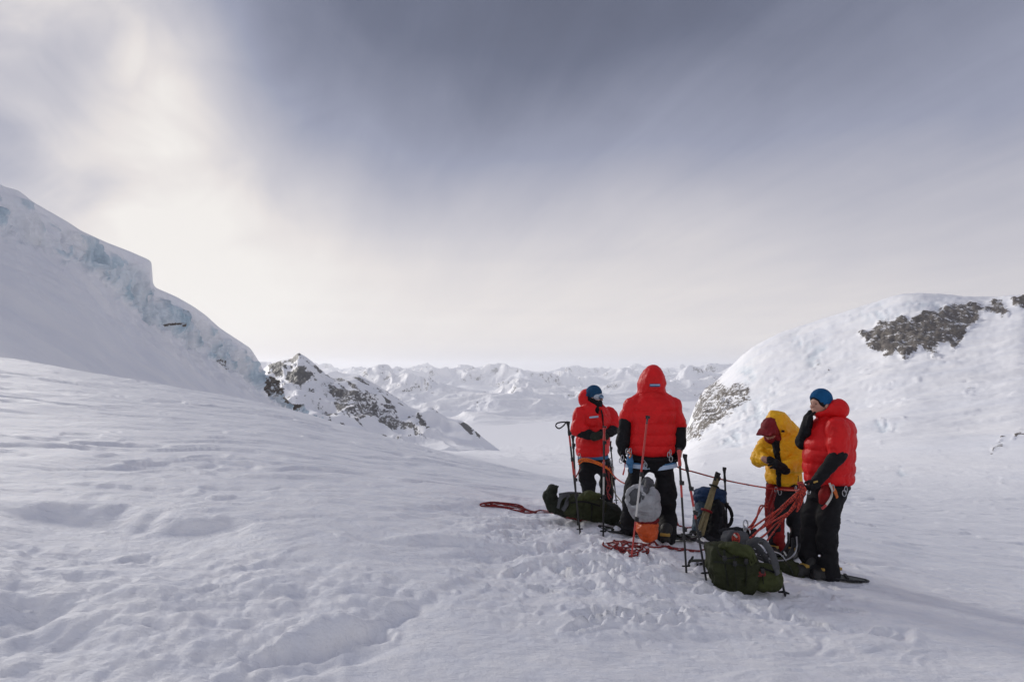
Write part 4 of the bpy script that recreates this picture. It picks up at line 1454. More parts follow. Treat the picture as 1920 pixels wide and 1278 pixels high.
# the hood lies open behind the head
J.ell(c(1102, 748, 0.05), (0.135, 0.125, 0.145), None, 0.03)
J.ell(hc + V(0.05, -0.05, 0.02), (0.122, 0.13, 0.16), None, 0.02, cut=True)
J.ell(c(1122, 770, -0.17), (0.05, 0.05, 0.06), None, 0.03, cut=True)
jk = solid_part('jacket', J, M['red'], man, 0.009, JF)
fz = lambda v, off=0.0: c(1112, v) + f0 * (0.215 + 0.028) + V(off, 0, 0)
zp = Mesh()
zp.tube(spline([c(1127, 768, -0.19), c(1130, 780, -0.21), c(1131, 797, -0.21), c(1132, 820, -0.21), c(1131, 850, -0.19)], 20), 0.012, 6, False, 0.6).build('zip', M['black'], jk)
Mesh().box(c(1113.5, 781.5, -0.262), (8.2 * px, 0.006, 1.7 * px), np.array([unit(V(0.93, -0.3, 0.12)), unit(V(0.3, 0.93, 0)), unit(V(-0.12, 0, 1))])).build('badge', M['paleweb'], jk, 0.002)
for (pts_, sd) in arms:
    SL = Solid()
    SL.chain([pts_[1] * 0.85 + pts_[2] * 0.15 - UP * 0.015, pts_[1] * 0.45 + pts_[2] * 0.55 - UP * 0.01, pts_[2]], [0.070, 0.066, 0.05], 0.03)
    solid_part('lower_sleeve', SL, M['black'], man, 0.009, [(0.09, 0.005, 0.7)])
    G = Solid()
    hand(G, pts_[2], V(0.75, -0.35, 0.25) if sd > 0 else V(-0.75, -0.5, 0.2), V(0.1, 0.2, -1), sd, 0.75, 1.6, 1.15)
    G.cone(pts_[2] + V(-0.03, 0, 0) * sd, pts_[2] + V(0.05, -0.02, 0.02) * sd, 0.058, 0.05, 0.02)
    solid_part('glove', G, M['olive_dark'] if sd > 0 else M['black'], man, 0.007)
HB = Solid()
HB.ell(hc + UP * 0.052 - HA[1] * 0.012, (0.102, 0.116, 0.115), HA)
HB.ell(hc + HA[1] * 0.115 - UP * 0.03, (0.105, 0.085, 0.095), HA, 0.012, cut=True)
solid_part('beanie', HB, M['navyhat'], man, 0.007, [(0.03, 0.002, 1)])
BL = Solid()
BL.chain([hc - UP * 0.085 + HA[1] * 0.035, c(1113, 768, -0.07)], [0.076, 0.095], 0.02)
BL.ell(hc - UP * 0.03 - HA[1] * 0.03, (0.094, 0.085, 0.09), HA, 0.02)
solid_part('neck_gaiter', BL, M['black'], man, 0.008, [(0.04, 0.006, 0.5)])
GG = Solid()
GG.ell(hc + HA[1] * 0.066 + UP * 0.012, (0.084, 0.066, 0.040), HA)
gg = solid_part('goggles', GG, M['goggle'], man, 0.006)
GF = Solid()
GF.ell(hc + HA[1] * 0.048 + UP * 0.012, (0.098, 0.068, 0.056), HA)
solid_part('goggle_frame', GF, M['goggle_frame'], gg, 0.006)
t = np.linspace(-1.25, 1.25, 24)
Mesh().tube(hc + HA[0] * (np.sin(t + math.pi) * 0.106)[:, None] + HA[1] * (-0.01 + np.cos(t + math.pi) * 0.122)[:, None] + UP * 0.022, 0.018, 6, False, 0.3, UP).build('goggle_strap', M['navyhat'], gg)
T = Solid()
T.loft([(c(1115, 886), 28 * px, 0.14), (c(1115, 868), 31 * px, 0.17), (c(1113, 848), 28 * px, 0.16)], A, k=0.05)
T.chain([c(1101, 872, -0.04), c(1103, 902, -0.08), c(1104, 925, -0.08), gl + UP * 0.06], [0.112, 0.100, 0.080, 0.085], 0.05)
T.chain([c(1132, 872, 0.04), c(1137, 902, 0.0), c(1138, 925, 0.02), gr + UP * 0.06], [0.112, 0.095, 0.080, 0.085], 0.05)
T.box(c(1090, 893, -0.12), (0.035, 0.05, 0.075), None, 0.03, 0.04)
T.cone(c(1121, 893, -0.4), c(1121, 897, 0.4), 0.03, 0.03, 0.06, cut=True)
solid_part('trousers', T, M['black'], man, 0.010, TF)
boot(man, gl + UP * 0.14, gl + UP * 0.02, f0)
boot(man, gr + UP * 0.14, gr + UP * 0.02, f0)
band(man, 'fleece_hem', c(1112, 856), 30 * px, 0.20, M['blueweb'], 0.026, A)
hn = band(man, 'harness', c(1113, 861), 31 * px + 0.01, 0.20, M['black'], 0.020, A)
for u, v, nr_, dd in ((1086, 853, (0.3, -1, 0), -0.2), (1088, 859, (-0.5, -1, 0), -0.2), (1145, 862, (0.8, -1, 0), -0.12), (1147, 870, (0.2, -1, 0), -0.1), (1149, 878, (-0.3, -1, 0), -0.1), (1132, 868, (0.1, -1, 0), -0.24)):
    carabiner(hn, c(u, v, dd), nr_)

# ---- yellow jacket, head bent over the hands -------------------------
fy_ = hit(1474, 1046)
D = fy_[1]
px = D / F
c = lambda u, v, dd=0.0: P(u, v, D + dd)
f0 = unit(V(-0.60, -0.80, 0))
gl, gr = on_ground(c(1490, 1040)[0], D + 0.02), on_ground(c(1455, 1040)[0], D - 0.02)
man = thing('person', 'person in yellow hooded jacket with bowed head, looking down at gloved hands', 'person', 0.5 * (gl + gr))
A = frame(f0)
HA = frame((-0.62, -0.62, -0.55))
hc = c(1446, 806, -0.10)
S = Solid()
head(S, hc, HA, c(1459, 826, 0.0))
S.loft([(c(1470, 905), 0.145, 0.10), (c(1469, 865), 0.15, 0.11), (c(1466, 836), 0.16, 0.10), (c(1463, 824), 0.08, 0.07)], A)
arms = (([c(1437, 832, 0.08), c(1423, 860, -0.04), c(1437, 862, -0.24)], 1), ([c(1490, 832, -0.08), c(1497, 870, -0.2), c(1466, 878, -0.32)], -1))
for pts_, sd in arms:
    S.chain(pts_, [0.055, 0.046, 0.032], 0.04)
hand(S, arms[0][0][2], V(0.75, -0.35, -0.35), V(0.2, 0.5, -1), 1, 0.8)
S.chain([c(1456, 915, 0.0), c(1455, 955, -0.07), c(1453, 985, -0.07), gr + UP * 0.09], [0.08, 0.065, 0.05, 0.04], 0.05)
S.chain([c(1489, 915, -0.02), c(1490, 955, -0.06), c(1491, 985, -0.04), gl + UP * 0.09], [0.08, 0.065, 0.05, 0.04], 0.05)
solid_part('body', S, M['skin'], man, 0.0085)
J = Solid()
J.loft([(c(1470, 907), 29 * px, 0.165), (c(1470, 901), 31.5 * px, 0.19), (c(1470, 880), 30 * px, 0.19), (c(1469, 860), 30.5 * px, 0.195), (c(1467, 840), 31 * px, 0.185),
        (c(1465, 826), 26 * px, 0.16), (c(1462, 816), 18 * px, 0.13)], A, seams=[c(1470, v) for v in (907, 884, 858, 818)], amp=0.012, k=0.02, cap=0.02)
p0, p1, p2 = arms[0][0]
J.chain([p0, p1], [0.082, 0.082], 0.025, 2, 0.008)
J.cone(p1, p1 * 0.30 + p2 * 0.70, 0.080, 0.060, 0.03, 2, 0.006)
p0, p1, p2 = arms[1][0]
J.chain([p0, p1], [0.086, 0.086], 0.025, 2, 0.008)
J.cone(p1, p1 * 0.18 + p2 * 0.82, 0.082, 0.064, 0.03, 2, 0.006)
J.ell(c(1458, 799, -0.03), (0.135, 0.175, 0.165), np.array([A[0], unit(V(-0.5, -0.6, -0.2)), unit(np.cross(A[0], unit(V(-0.5, -0.6, -0.2))))]), 0.03)
J.cone(c(1455, 782, -0.06), c(1482, 812, 0.06), 0.085, 0.11, 0.04)
J.ell(hc + HA[1] * 0.105 - HA[2] * 0.02, (0.118, 0.17, 0.150), HA, 0.02, cut=True)
J.cone(c(1452, 832, -0.235), c(1455, 912, -0.28), 0.03, 0.034, 0.02, cut=True)
jk = solid_part('jacket', J, M['yellow'], man, 0.008, [(0.13, 0.010, 1.0), (0.06, 0.006, 0.8), (0.03, 0.002, 1)])
ML = Solid()
mids = [c(1462, 826) + f0 * 0.150, c(1466, 842) + f0 * 0.190, c(1469, 860) + f0 * 0.203, c(1470, 882) + f0 * 0.206, c(1470, 904) + f0 * 0.196]
ML.chain(mids, [0.045, 0.034, 0.028, 0.026, 0.026], 0.02)
solid_part('mid_layer', ML, M['black'], man, 0.007, [(0.05, 0.005, 1)])
Mesh().box(c(1495.5, 897, -0.175), (0.010, 0.006, 0.032), A).build('pocket_zip', M['black'], jk, 0.003)
Mesh().box(c(1468, 808, -0.19), (0.016, 0.008, 0.012), A).build('hood_toggle', M['black'], jk, 0.003)
H = Solid()
H.ell(hc + HA[2] * 0.036 - HA[1] * 0.0, (0.100, 0.118, 0.109), HA)
H.ell(hc + HA[1] * 0.100 + HA[2] * 0.045, (0.098, 0.050, 0.042), HA, 0.02)
H.box(hc + HA[1] * 0.135 + HA[2] * 0.066, (0.085, 0.055, 0.008), HA, 0.008, 0.02)
H.ell(hc + HA[1] * 0.10 - HA[2] * 0.055, (0.07, 0.075, 0.05), HA, 0.012, cut=True)
solid_part('peaked_hat', H, M['darkred'], man, 0.007, [(0.06, 0.005, 1)])
N = Solid()
N.ell(hc - HA[2] * 0.085 + HA[1] * 0.01, (0.088, 0.088, 0.058), HA)
N.cone(hc - HA[2] * 0.06, c(1460, 824, -0.02), 0.088, 0.10, 0.03)
solid_part('neck_gaiter', N, M['darkred'], man, 0.008, [(0.04, 0.006, 0.6)])
GG = Solid()
GG.ell(hc + HA[1] * 0.082 + HA[2] * 0.012, (0.074, 0.050, 0.026), HA)
solid_part('goggles', GG, M['redlens'], man, 0.006)
G = Solid()
hand(G, arms[1][0][2] + V(0.01, 0, 0), V(-0.78, -0.2, 0.52), V(-0.3, 0.5, -0.5), -1, 0.55, 1.45, 1.1)
G.cone(arms[1][0][2] + V(0.04, 0.0, -0.012), arms[1][0][2] + V(-0.06, -0.015, 0.045), 0.050, 0.046, 0.02)
solid_part('glove', G, M['black'], man, 0.006)
G = Solid()
G.cone(arms[0][0][2] + V(0.03, -0.02, 0.0), arms[0][0][2] + V(0.085, -0.04, -0.03), 0.044, 0.038, 0.02)
G.cone(arms[0][0][2] + V(0.085, -0.04, -0.03), arms[0][0][2] + V(0.11, -0.03, -0.075), 0.036, 0.026, 0.02)
solid_part('glove', G, M['black'], man, 0.006)
T = Solid()
T.loft([(c(1473, 935), 31 * px, 0.125), (c(1472, 915), 32 * px, 0.155), (c(1471, 898), 30 * px, 0.155)], A, k=0.05)
T.chain([c(1456, 915, 0.0), c(1455, 955, -0.07), c(1453, 985, -0.07), gr + UP * 0.05], [0.098, 0.098, 0.086, 0.070], 0.05)
T.chain([c(1489, 915, -0.02), c(1490, 955, -0.06), c(1491, 985, -0.04), gl + UP * 0.05], [0.098, 0.092, 0.080, 0.070], 0.05)
T.cone(c(1474, 985, -0.5), c(1474, 1000, 0.5), 0.03, 0.05, 0.05, cut=True)
tr_ = solid_part('trousers', T, M['charcoal'], man, 0.009, TF)
RP = Solid()
RP.chain([c(1459, 975, -0.088), c(1458, 1005, -0.085), gr + UP * 0.08 + V(0.03, -0.02, 0)], [0.066, 0.066, 0.060], 0.03)
solid_part('red_panel', RP, M['redtrim'], tr_, 0.009, TF)
RP = Solid()
RP.chain([c(1445, 915, -0.08), c(1444, 950, -0.10), c(1443, 985, -0.10)], [0.05, 0.055, 0.045], 0.03)
solid_part('red_panel', RP, M['redtrim'], tr_, 0.009, TF)
boot(man, gl + UP * 0.14, gl + UP * 0.02, f0)
boot(man, gr + UP * 0.14, gr + UP * 0.02, f0)
hn = band(man, 'harness', c(1472, 911), 31 * px + 0.012, 0.175, M['redtrim'], 0.022, A)
for u, v, nr_ in ((1455, 918, (0.3, -1, 0)), (1462, 922, (-0.5, -1, 0)), (1492, 916, (0.8, -1, 0)), (1497, 922, (0.2, -1, 0))):
    carabiner(hn, c(u, v, -0.2), nr_)

# ---- right: red jacket, bright blue hat, side view -------------------
gl, gr = hit(1555, 1086), hit(1524, 1080)
D = 0.5 * (gl[1] + gr[1]) + 0.02
px = D / F
c = lambda u, v, dd=0.0: P(u, v, D + dd)
f0 = unit(V(-0.98, -0.10, 0))
man = thing('person', 'person in red jacket and bright blue hat, raising one black mitt to the face', 'person', 0.5 * (gl + gr))
A = frame(f0)
HA = frame((-0.93, -0.36, 0.04))
hc = c(1538, 758, -0.02)
S = Solid()
head(S, hc, HA, c(1556, 785))
S.loft([(c(1553, 905), 0.15, 0.11), (c(1553, 850), 0.16, 0.12), (c(1560, 798), 0.17, 0.10), (c(1558, 785), 0.08, 0.07)], A)
near_arm = [c(1569, 800, -0.20), c(1572, 852, -0.28), c(1533, 900, -0.25)]
far_arm = [c(1540, 800, 0.18), c(1507, 828, 0.10), c(1512, 800, 0.0)]
S.chain(near_arm, [0.06, 0.048, 0.034], 0.04)
S.chain(far_arm, [0.06, 0.048, 0.034], 0.04)
S.chain([c(1561, 925, -0.08), c(1553, 975, -0.12), c(1551, 1010, -0.10), c(1551, 1045, -0.06), gl + UP * 0.09], [0.085, 0.07, 0.055, 0.05, 0.04], 0.05)
S.chain([c(1543, 925, 0.06), c(1524, 965, 0.05), c(1520, 1005, 0.07), c(1518, 1040, 0.08), gr + UP * 0.09], [0.085, 0.07, 0.055, 0.05, 0.04], 0.05)
bd = solid_part('body', S, M['skin'], man, 0.0085)
for s in (-1, 1):
    Mesh().ring(hc + HA[0] * s * 0.031 + HA[1] * 0.086 + HA[2] * 0.004, 0.0025, 0.003, HA[1], 1.6, 8, 6).build('eye', M['black'], bd)
J = Solid()
seams = [c(1553, v) for v in (908, 888, 866, 841, 813, 786)]
J.loft([(c(1555, 908), 0.17, 39 * px), (c(1554, 900), 0.19, 42 * px), (c(1553, 880), 0.21, 44 * px), (c(1553, 860), 0.22, 44 * px), (c(1555, 830), 0.225, 44 * px), (c(1559, 806), 0.215, 40 * px),
        (c(1561, 792), 0.18, 33 * px), (c(1560, 782), 0.14, 27 * px)], A, seams=seams, amp=0.015, k=0.02, cap=0.025)
J.cone(near_arm[0], near_arm[0] * 0.12 + near_arm[1] * 0.88, 0.108, 0.092, 0.025, 2, 0.008)
J.cone(far_arm[0], far_arm[0] * 0.55 + far_arm[1] * 0.45, 0.10, 0.09, 0.025, 2, 0.008)
# rolled hood and high collar
J.ell(c(1565, 768, 0.02), (0.165, 0.105, 0.098), A, 0.02)
J.cone(c(1536, 770, -0.05), c(1573, 764, -0.06), 0.066, 0.090, 0.03)
J.cone(c(1537, 772, 0.08), c(1573, 766, 0.10), 0.062, 0.085, 0.03)
J.ell(hc + UP * 0.02 + V(-0.02, 0, 0), (0.108, 0.118, 0.125), HA, 0.02, cut=True)
jk = solid_part('jacket', J, M['red'], man, 0.0085, JF)
for pts_, a, r0 in ((near_arm, 0.80, 0.070), (far_arm, 0.4, 0.070)):
    SL = Solid()
    SL.chain([pts_[0] * (1 - a) + pts_[1] * a, pts_[1], pts_[2]], [r0, 0.076, 0.055], 0.03)
    solid_part('lower_sleeve', SL, M['black'], man, 0.009, [(0.09, 0.005, 0.7)])
G = Solid()
hand(G, near_arm[2], V(-0.55, 0.05, -0.75), V(-0.6, 0.6, 0.3), -1, 0.9, 1.45, 1.1)
G.cone(near_arm[2] + V(0.03, 0, 0.035), near_arm[2] + V(-0.03, 0, -0.04), 0.056, 0.048, 0.02)
gv = solid_part('glove', G, M['black'], man, 0.0065)
Mesh().box(near_arm[2] + V(-0.045, -0.055, -0.005), (0.022, 0.008, 0.008), np.array([unit(V(0.9, 0, 0.3)), V(0, 1, 0), unit(V(-0.3, 0, 0.9))])).build('glove_tab', M['bootyellow'], gv, 0.003)
G = Solid()
hand(G, far_arm[2] + V(0, 0, 0.0), V(0.22, -0.10, 1), V(1, -0.2, 0), 1, 0.28, 1.5, 1.2)
G.cone(far_arm[2] + V(-0.01, 0, -0.05), far_arm[2] + V(0.015, -0.01, 0.085), 0.062, 0.046, 0.02)
G.cone(far_arm[2] + V(0.015, -0.01, 0.085), far_arm[2] + V(0.03, -0.02, 0.15), 0.040, 0.022, 0.02)
solid_part('glove', G, M['black'], man, 0.0065)
HB = Solid()
HB.ell(hc + HA[2] * 0.055 - HA[1] * 0.012, (0.098, 0.116, 0.108), HA)
HB.ell(hc + HA[1] * 0.125 - HA[2] * 0.03, (0.115, 0.085, 0.105), HA, 0.012, cut=True)
solid_part('beanie', HB, M['bluehat'], man, 0.007, [(0.03, 0.002, 1)])
BR = Solid()
BR.ell(hc + HA[2] * 0.036 - HA[1] * 0.006, (0.092, 0.104, 0.090), HA)
BR.ell(hc + HA[1] * 0.122 - HA[2] * 0.045, (0.105, 0.078, 0.105), HA, 0.010, cut=True)
solid_part('hat_lining', BR, M['black'], man, 0.007)
T = Solid()
T.loft([(c(1551, 935), 0.15, 33 * px), (c(1552, 915), 0.18, 36 * px), (c(1553, 898), 0.17, 34 * px)], A, k=0.05)
T.chain([c(1561, 925, -0.08), c(1553, 975, -0.12), c(1551, 1010, -0.10), c(1551, 1045, -0.06), gl + UP * 0.05], [0.112, 0.098, 0.088, 0.092, 0.100], 0.05)
T.chain([c(1543, 925, 0.06), c(1524, 965, 0.05), c(1520, 1005, 0.07), c(1518, 1040, 0.08), gr + UP * 0.06], [0.115, 0.104, 0.092, 0.092, 0.098], 0.05)
T.cone(c(1536, 1030, -0.5), c(1536, 1050, 0.5), 0.012, 0.02, 0.03, cut=True)
tr_ = solid_part('trousers', T, M['black'], man, 0.009, TF)
RP = Solid()
RP.chain([c(1549, 914, -0.145), c(1546, 928, -0.155), c(1541, 940, -0.135)], [0.05, 0.05, 0.03], 0.03)
solid_part('red_panel', RP, M['redtrim'], tr_, 0.008)
for g in (gl, gr):
    boot(man, g + UP * 0.14, g + UP * 0.03, f0 + V(0, -0.25, 0))
snowshoe(man, gl + V(0.06, 0.0, 0.012), V(-0.93, 0.25, 0.07))
snowshoe(man, gr + V(-0.10, 0.03, 0.012), V(-0.90, 0.35, 0.10))
hn = band(man, 'harness', c(1553, 911), 0.20, 37 * px, M['black'], 0.020, A)
Mesh().tube(spline([c(1557, 908, -0.2), c(1566, 922, -0.21), c(1570, 932, -0.2)], 12), 0.022, 6, False, 0.4).build('gear_sling', M['orangeweb'], hn)
Mesh().tube(spline([c(1555, 905, -0.22), c(1560, 918, -0.23), c(1558, 932, -0.23), c(1548, 948, -0.24)], 16), 0.012, 6, False, 0.5).build('white_sling', M['white'], hn)
Mesh().tube(spline([c(1583, 908, -0.1), c(1588, 918, -0.1), c(1583, 930, -0.1), c(1574, 930, -0.14)], 16), 0.009, 6).build('gear_loop', M['white'], hn)
Mesh().tube(spline([c(1549, 946, -0.24), c(1544, 951, -0.24), c(1541, 953, -0.24)], 8), 0.013, 6).build('tool_tip', M['redmetal'], hn)
for u, v, nr_ in ((1586, 917, (0.3, -1, 0)), (1583, 924, (-0.5, -1, 0)), (1562, 914, (0.4, -1, 0)), (1517, 920, (0.2, -1, 0))):
    carabiner(hn, c(u, v, -0.22), nr_)

# ------------------------------------------------------------------ packs, bags, poles and ropes
GEAR = [(0.10, 0.012, 1.0), (0.045, 0.005, 1.0), (0.022, 0.002, 1.0)]


def strap(parent, name, pts, mat, w=0.014, thick=0.35, n=30, up=None):
    return Mesh().tube(spline(pts, n), w, 6, False, thick, up).build(name, mat, parent)


# ---- green pack lying in front ---------------------------------------
g0 = hit(1380, 1104)
D = g0[1] + 0.10
px = D / F
c = lambda u, v, dd=0.0: P(u, v, D + dd)
pack = thing('backpack', 'bulging olive green pack lying in front, red patch on its side', 'backpack', g0)
ax = unit(c(1412, 1062) - c(1332, 1056))
dn = unit(V(0.0, -0.35, 1.0))
PA_ = np.array([unit(np.cross(dn, ax)), dn, ax])
PA_[1] = unit(np.cross(PA_[2], PA_[0]))
S = Solid()
S.loft([(c(1334, 1062, 0.02), 0.15, 0.165), (c(1350, 1063, 0.02), 0.18, 0.205), (c(1380, 1066, 0.02), 0.185, 0.205), (c(1404, 1069, 0.02), 0.18, 0.185), (c(1417, 1072, 0.02), 0.14, 0.13)],
       PA_, n=3.0, cap=0.05)
S.box(c(1337, 1045, 0.0), (0.05, 0.12, 0.11), None, 0.04, 0.05)
S.cone(c(1345, 1026, 0.0), c(1404, 1036, -0.04), 0.035, 0.04, 0.04)
solid_part('pack_body', S, M['olive'], pack, 0.009, GEAR)
S = Solid()
S.loft([(c(1412, 1079, -0.03), 0.10, 0.105), (c(1432, 1081, -0.03), 0.115, 0.118), (c(1450, 1083, -0.03), 0.108, 0.108), (c(1465, 1084, -0.03), 0.07, 0.07)], PA_, n=2.3, cap=0.05)
solid_part('side_pouch', S, M['olive_light'], pack, 0.008, GEAR)
S = Solid()
S.chain([c(1352, 1024, -0.06), c(1378, 1028, -0.12), c(1400, 1034, -0.16), c(1415, 1050, -0.16)], [0.035, 0.045, 0.04, 0.028], 0.04)
solid_part('lid_flap', S, M['olive_light'], pack, 0.008, GEAR)
S = Solid()
S.box(c(1427, 1075, -0.150), (0.036, 0.010, 0.026), np.array([unit(V(0.95, 0, 0.2)), V(0, 1, 0), unit(V(-0.2, 0, 0.95))]), 0.012)
solid_part('patch', S, M['rope_dark'], pack, 0.006, [(0.03, 0.004, 1)])
strap(pack, 'strap', [c(1358, 1030, -0.19), c(1360, 1060, -0.205), c(1366, 1098, -0.16)], M['olive_dark'], 0.012)
strap(pack, 'strap', [c(1398, 1040, -0.19), c(1400, 1066, -0.2), c(1398, 1098, -0.14)], M['olive_dark'], 0.012)
strap(pack, 'strap', [c(1338, 1052, -0.15), c(1372, 1056, -0.20), c(1410, 1062, -0.17)], M['olive_dark'], 0.010)
strap(pack, 'shoulder_strap', [c(1402, 1020, 0.05), c(1418, 1012, 0.0), c(1434, 1018, -0.05), c(1448, 1040, -0.12), c(1455, 1062, -0.16), c(1458, 1076, -0.16)], M['greydark'], 0.032, 0.4)
strap(pack, 'hip_belt', [c(1398, 1028, 0.12), c(1416, 1022, 0.12), c(1432, 1040, 0.1), c(1440, 1060, 0.06)], M['greydark'], 0.028, 0.4)
for a_, b_ in (((1436, 1042), (1439, 1048)), ((1427, 1017), (1432, 1021))):
    Mesh().box(c(a_[0], a_[1], -0.14), (0.016, 0.008, 0.012)).build('buckle', M['blackmetal'], pack, 0.003)

strap(pack, 'strap', [c(1376, 1040, -0.20), c(1379, 1070, -0.225), c(1381, 1104, -0.15)], M['olive_dark'], 0.009)
strap(pack, 'strap', [c(1422, 1062, -0.13), c(1440, 1068, -0.15), c(1458, 1074, -0.13)], M['black'], 0.009)
strap(pack, 'strap', [c(1432, 1062, -0.13), c(1430, 1082, -0.155), c(1434, 1100, -0.11)], M['black'], 0.009)
strap(pack, 'drawcord', [c(1404, 1034, -0.18), c(1413, 1040, -0.2), c(1415, 1052, -0.2), c(1408, 1058, -0.2), c(1405, 1048, -0.2)], M['olive_light'], 0.008)
strap(pack, 'drawcord', [c(1345, 1030, -0.14), c(1352, 1042, -0.19), c(1365, 1046, -0.21), c(1385, 1043, -0.21)], M['black'], 0.006)
for u_, v_ in ((1359, 1046), (1399, 1052), (1378, 1056), (1430, 1070)):
    Mesh().box(c(u_, v_, -0.222 if u_ < 1420 else -0.165), (0.016, 0.007, 0.020)).build('buckle', M['blackmetal'], pack, 0.003)

# ---- ice axe standing at the end of the pack --------------------------
tip = hit(1473, 1112)
top = P(1452, 1040, tip[1] - 0.05)
axe = thing('ice_axe', 'black ice axe shaft planted upright at the right end of the front pack', 'ice axe', tip)
Mesh().tube(spline([top, top * 0.5 + tip * 0.5, tip - UP * 0.03], 8), 0.014, 8, False, 0.6).build('shaft', M['blackmetal'], axe)
Mesh().tube(spline([top + V(-0.09, 0, 0.03), top + V(-0.03, 0, 0.035), top + V(0.05, 0, 0.01), top + V(0.10, 0, -0.05)], 14), [0.004] + [0.012] * 12 + [0.004], 6, False, 0.4, V(0, 1, 0)).build('pick', M['metal'], axe)
Mesh().tube([tip + V(-0.06, 0.01, 0.01), tip + V(-0.02, 0, 0.015), tip + V(0.03, 0, 0.0)], [0.008, 0.012, 0.008], 6).build('spike_guard', M['blackmetal'], axe)

# ---- crampons and hardware heaped on the pack --------------------------
S = Solid()
D2 = D + 0.28
k_ = lambda u, v, dd=0.0: P(u, v, D2 + dd)
heap = thing('crampon_bag', 'grey bag with a red emblem heaped on top of the olive pack', 'bag', k_(1378, 1030) - UP * 0.05)
S.ell(k_(1371, 1012), (0.085, 0.09, 0.085))
S.ell(k_(1385, 1010, 0.03), (0.10, 0.08, 0.075), None, 0.04)
S.cone(k_(1358, 1000), k_(1372, 1020), 0.02, 0.05, 0.03)
solid_part('bag_body', S, M['greydark'], heap, 0.008, GEAR)
S = Solid()
S.ell(k_(1380, 1009, -0.085), (0.038, 0.02, 0.055))
solid_part('emblem', S, M['rope'], heap, 0.006)
Mesh().box(k_(1379, 1004, -0.105), (0.018, 0.006, 0.008), np.array([unit(V(0.7, 0, -0.7)), V(0, 1, 0), unit(V(0.7, 0, 0.7))])).build('emblem_stripe', M['white'], heap)
for u, v, nr_, r_ in ((1398, 982, (0.2, -1, 0.1), 0.036), (1396, 992, (0.8, -0.6, 0.1), 0.034), (1402, 998, (-0.5, -0.8, 0.2), 0.034)):
    Mesh().ring(k_(u, v, 0.05), r_, 0.007, nr_, 0.6, 18, 6).build('carabiner', M['metal'], heap)
S = Solid()
S.chain([k_(1352, 995, 0.12), k_(1380, 994, 0.1), k_(1414, 995, 0.1)], [0.022, 0.03, 0.024], 0.02)
S.cone(k_(1414, 996, 0.08), k_(1402, 1012, 0.02), 0.024, 0.03, 0.02)
solid_part('rolled_cover', S, M['charcoal'], heap, 0.008, [(0.06, 0.008, 1)])

# ---- second olive bag and the curved sled runner behind ----------------
h1 = hit(1487, 1080)
D3 = h1[1] + 0.12
k_ = lambda u, v, dd=0.0: P(u, v, D3 + dd)
bag = thing('duffel_bag', 'small moss green bag half hidden behind the feet of the person on the right', 'bag', h1)
S = Solid()
S.ell(k_(1484, 1068), (0.10, 0.12, 0.085))
S.ell(k_(1470, 1058, 0.1), (0.13, 0.12, 0.07), None, 0.05)
S.cone(k_(1484, 1076, -0.05), k_(1502, 1082, -0.08), 0.05, 0.03, 0.04)
solid_part('bag_body', S, M['olive'], bag, 0.009, GEAR)
strap(bag, 'strap', [k_(1470, 1050, -0.03), k_(1480, 1060, -0.12), k_(1488, 1078, -0.12)], M['olive_dark'], 0.012)
k_ = lambda u, v, dd=0.0: P(u, v, D3 + 0.05 + dd)
run = thing('sled_frame', 'curved black and silver sled frame sweeping up behind the olive pack', 'sled', k_(1440, 1056) - UP * 0.03)
rp = [k_(1418, 1042), k_(1440, 1051), k_(1462, 1053), k_(1478, 1045), k_(1486, 1028), k_(1486, 1008)]
Mesh().tube(spline(rp, 40), 0.024, 8, False, 0.55).build('runner', M['blackmetal'], run)
Mesh().tube(spline([q_ + V(0.035, -0.02, 0.02) for q_ in rp], 40), 0.009, 6).build('runner_edge', M['metal'], run)
Mesh().tube(spline([q_ + V(0.02, 0.16, 0.02) for q_ in rp], 40), 0.018, 8, False, 0.55).build('runner', M['blackmetal'], run)
for i in (1, 3):
    Mesh().tube([rp[i], rp[i] + V(0.02, 0.16, 0.02)], 0.010, 6).build('crossbar', M['metal'], run)

# ---- ice tools lying left of the front pack ----------------------------
h2 = hit(1312, 1060)
D4 = h2[1]
k_ = lambda u, v, dd=0.0: P(u, v, D4 + dd)
tool = thing('ice_tool', 'black ice tool with a silver shaft lying on snow beside the olive pack', 'ice tool', h2)
Mesh().tube(spline([k_(1292, 1051), k_(1312, 1050), k_(1336, 1052)], 10), 0.013, 8).build('shaft', M['shoe'], tool)
Mesh().tube(spline([k_(1300, 1042, 0.02), k_(1296, 1049), k_(1291, 1056, -0.02), k_(1293, 1062, -0.03)], 12), [0.005] + [0.014] * 10 + [0.006], 6, False, 0.5).build('head', M['blackmetal'], tool)
tool = thing('ice_screw', 'short black ice screw with hanger lying against the olive pack', 'ice screw', k_(1318, 1060) - UP * 0.02)
Mesh().tube([k_(1303, 1058), k_(1330, 1054)], 0.012, 8).build('tube', M['blackmetal'], tool)
Mesh().ring(k_(1308, 1060, -0.02), 0.028, 0.009, (0.6, -1, 0.2), 0.8, 16, 6).build('hanger', M['metal'], tool)

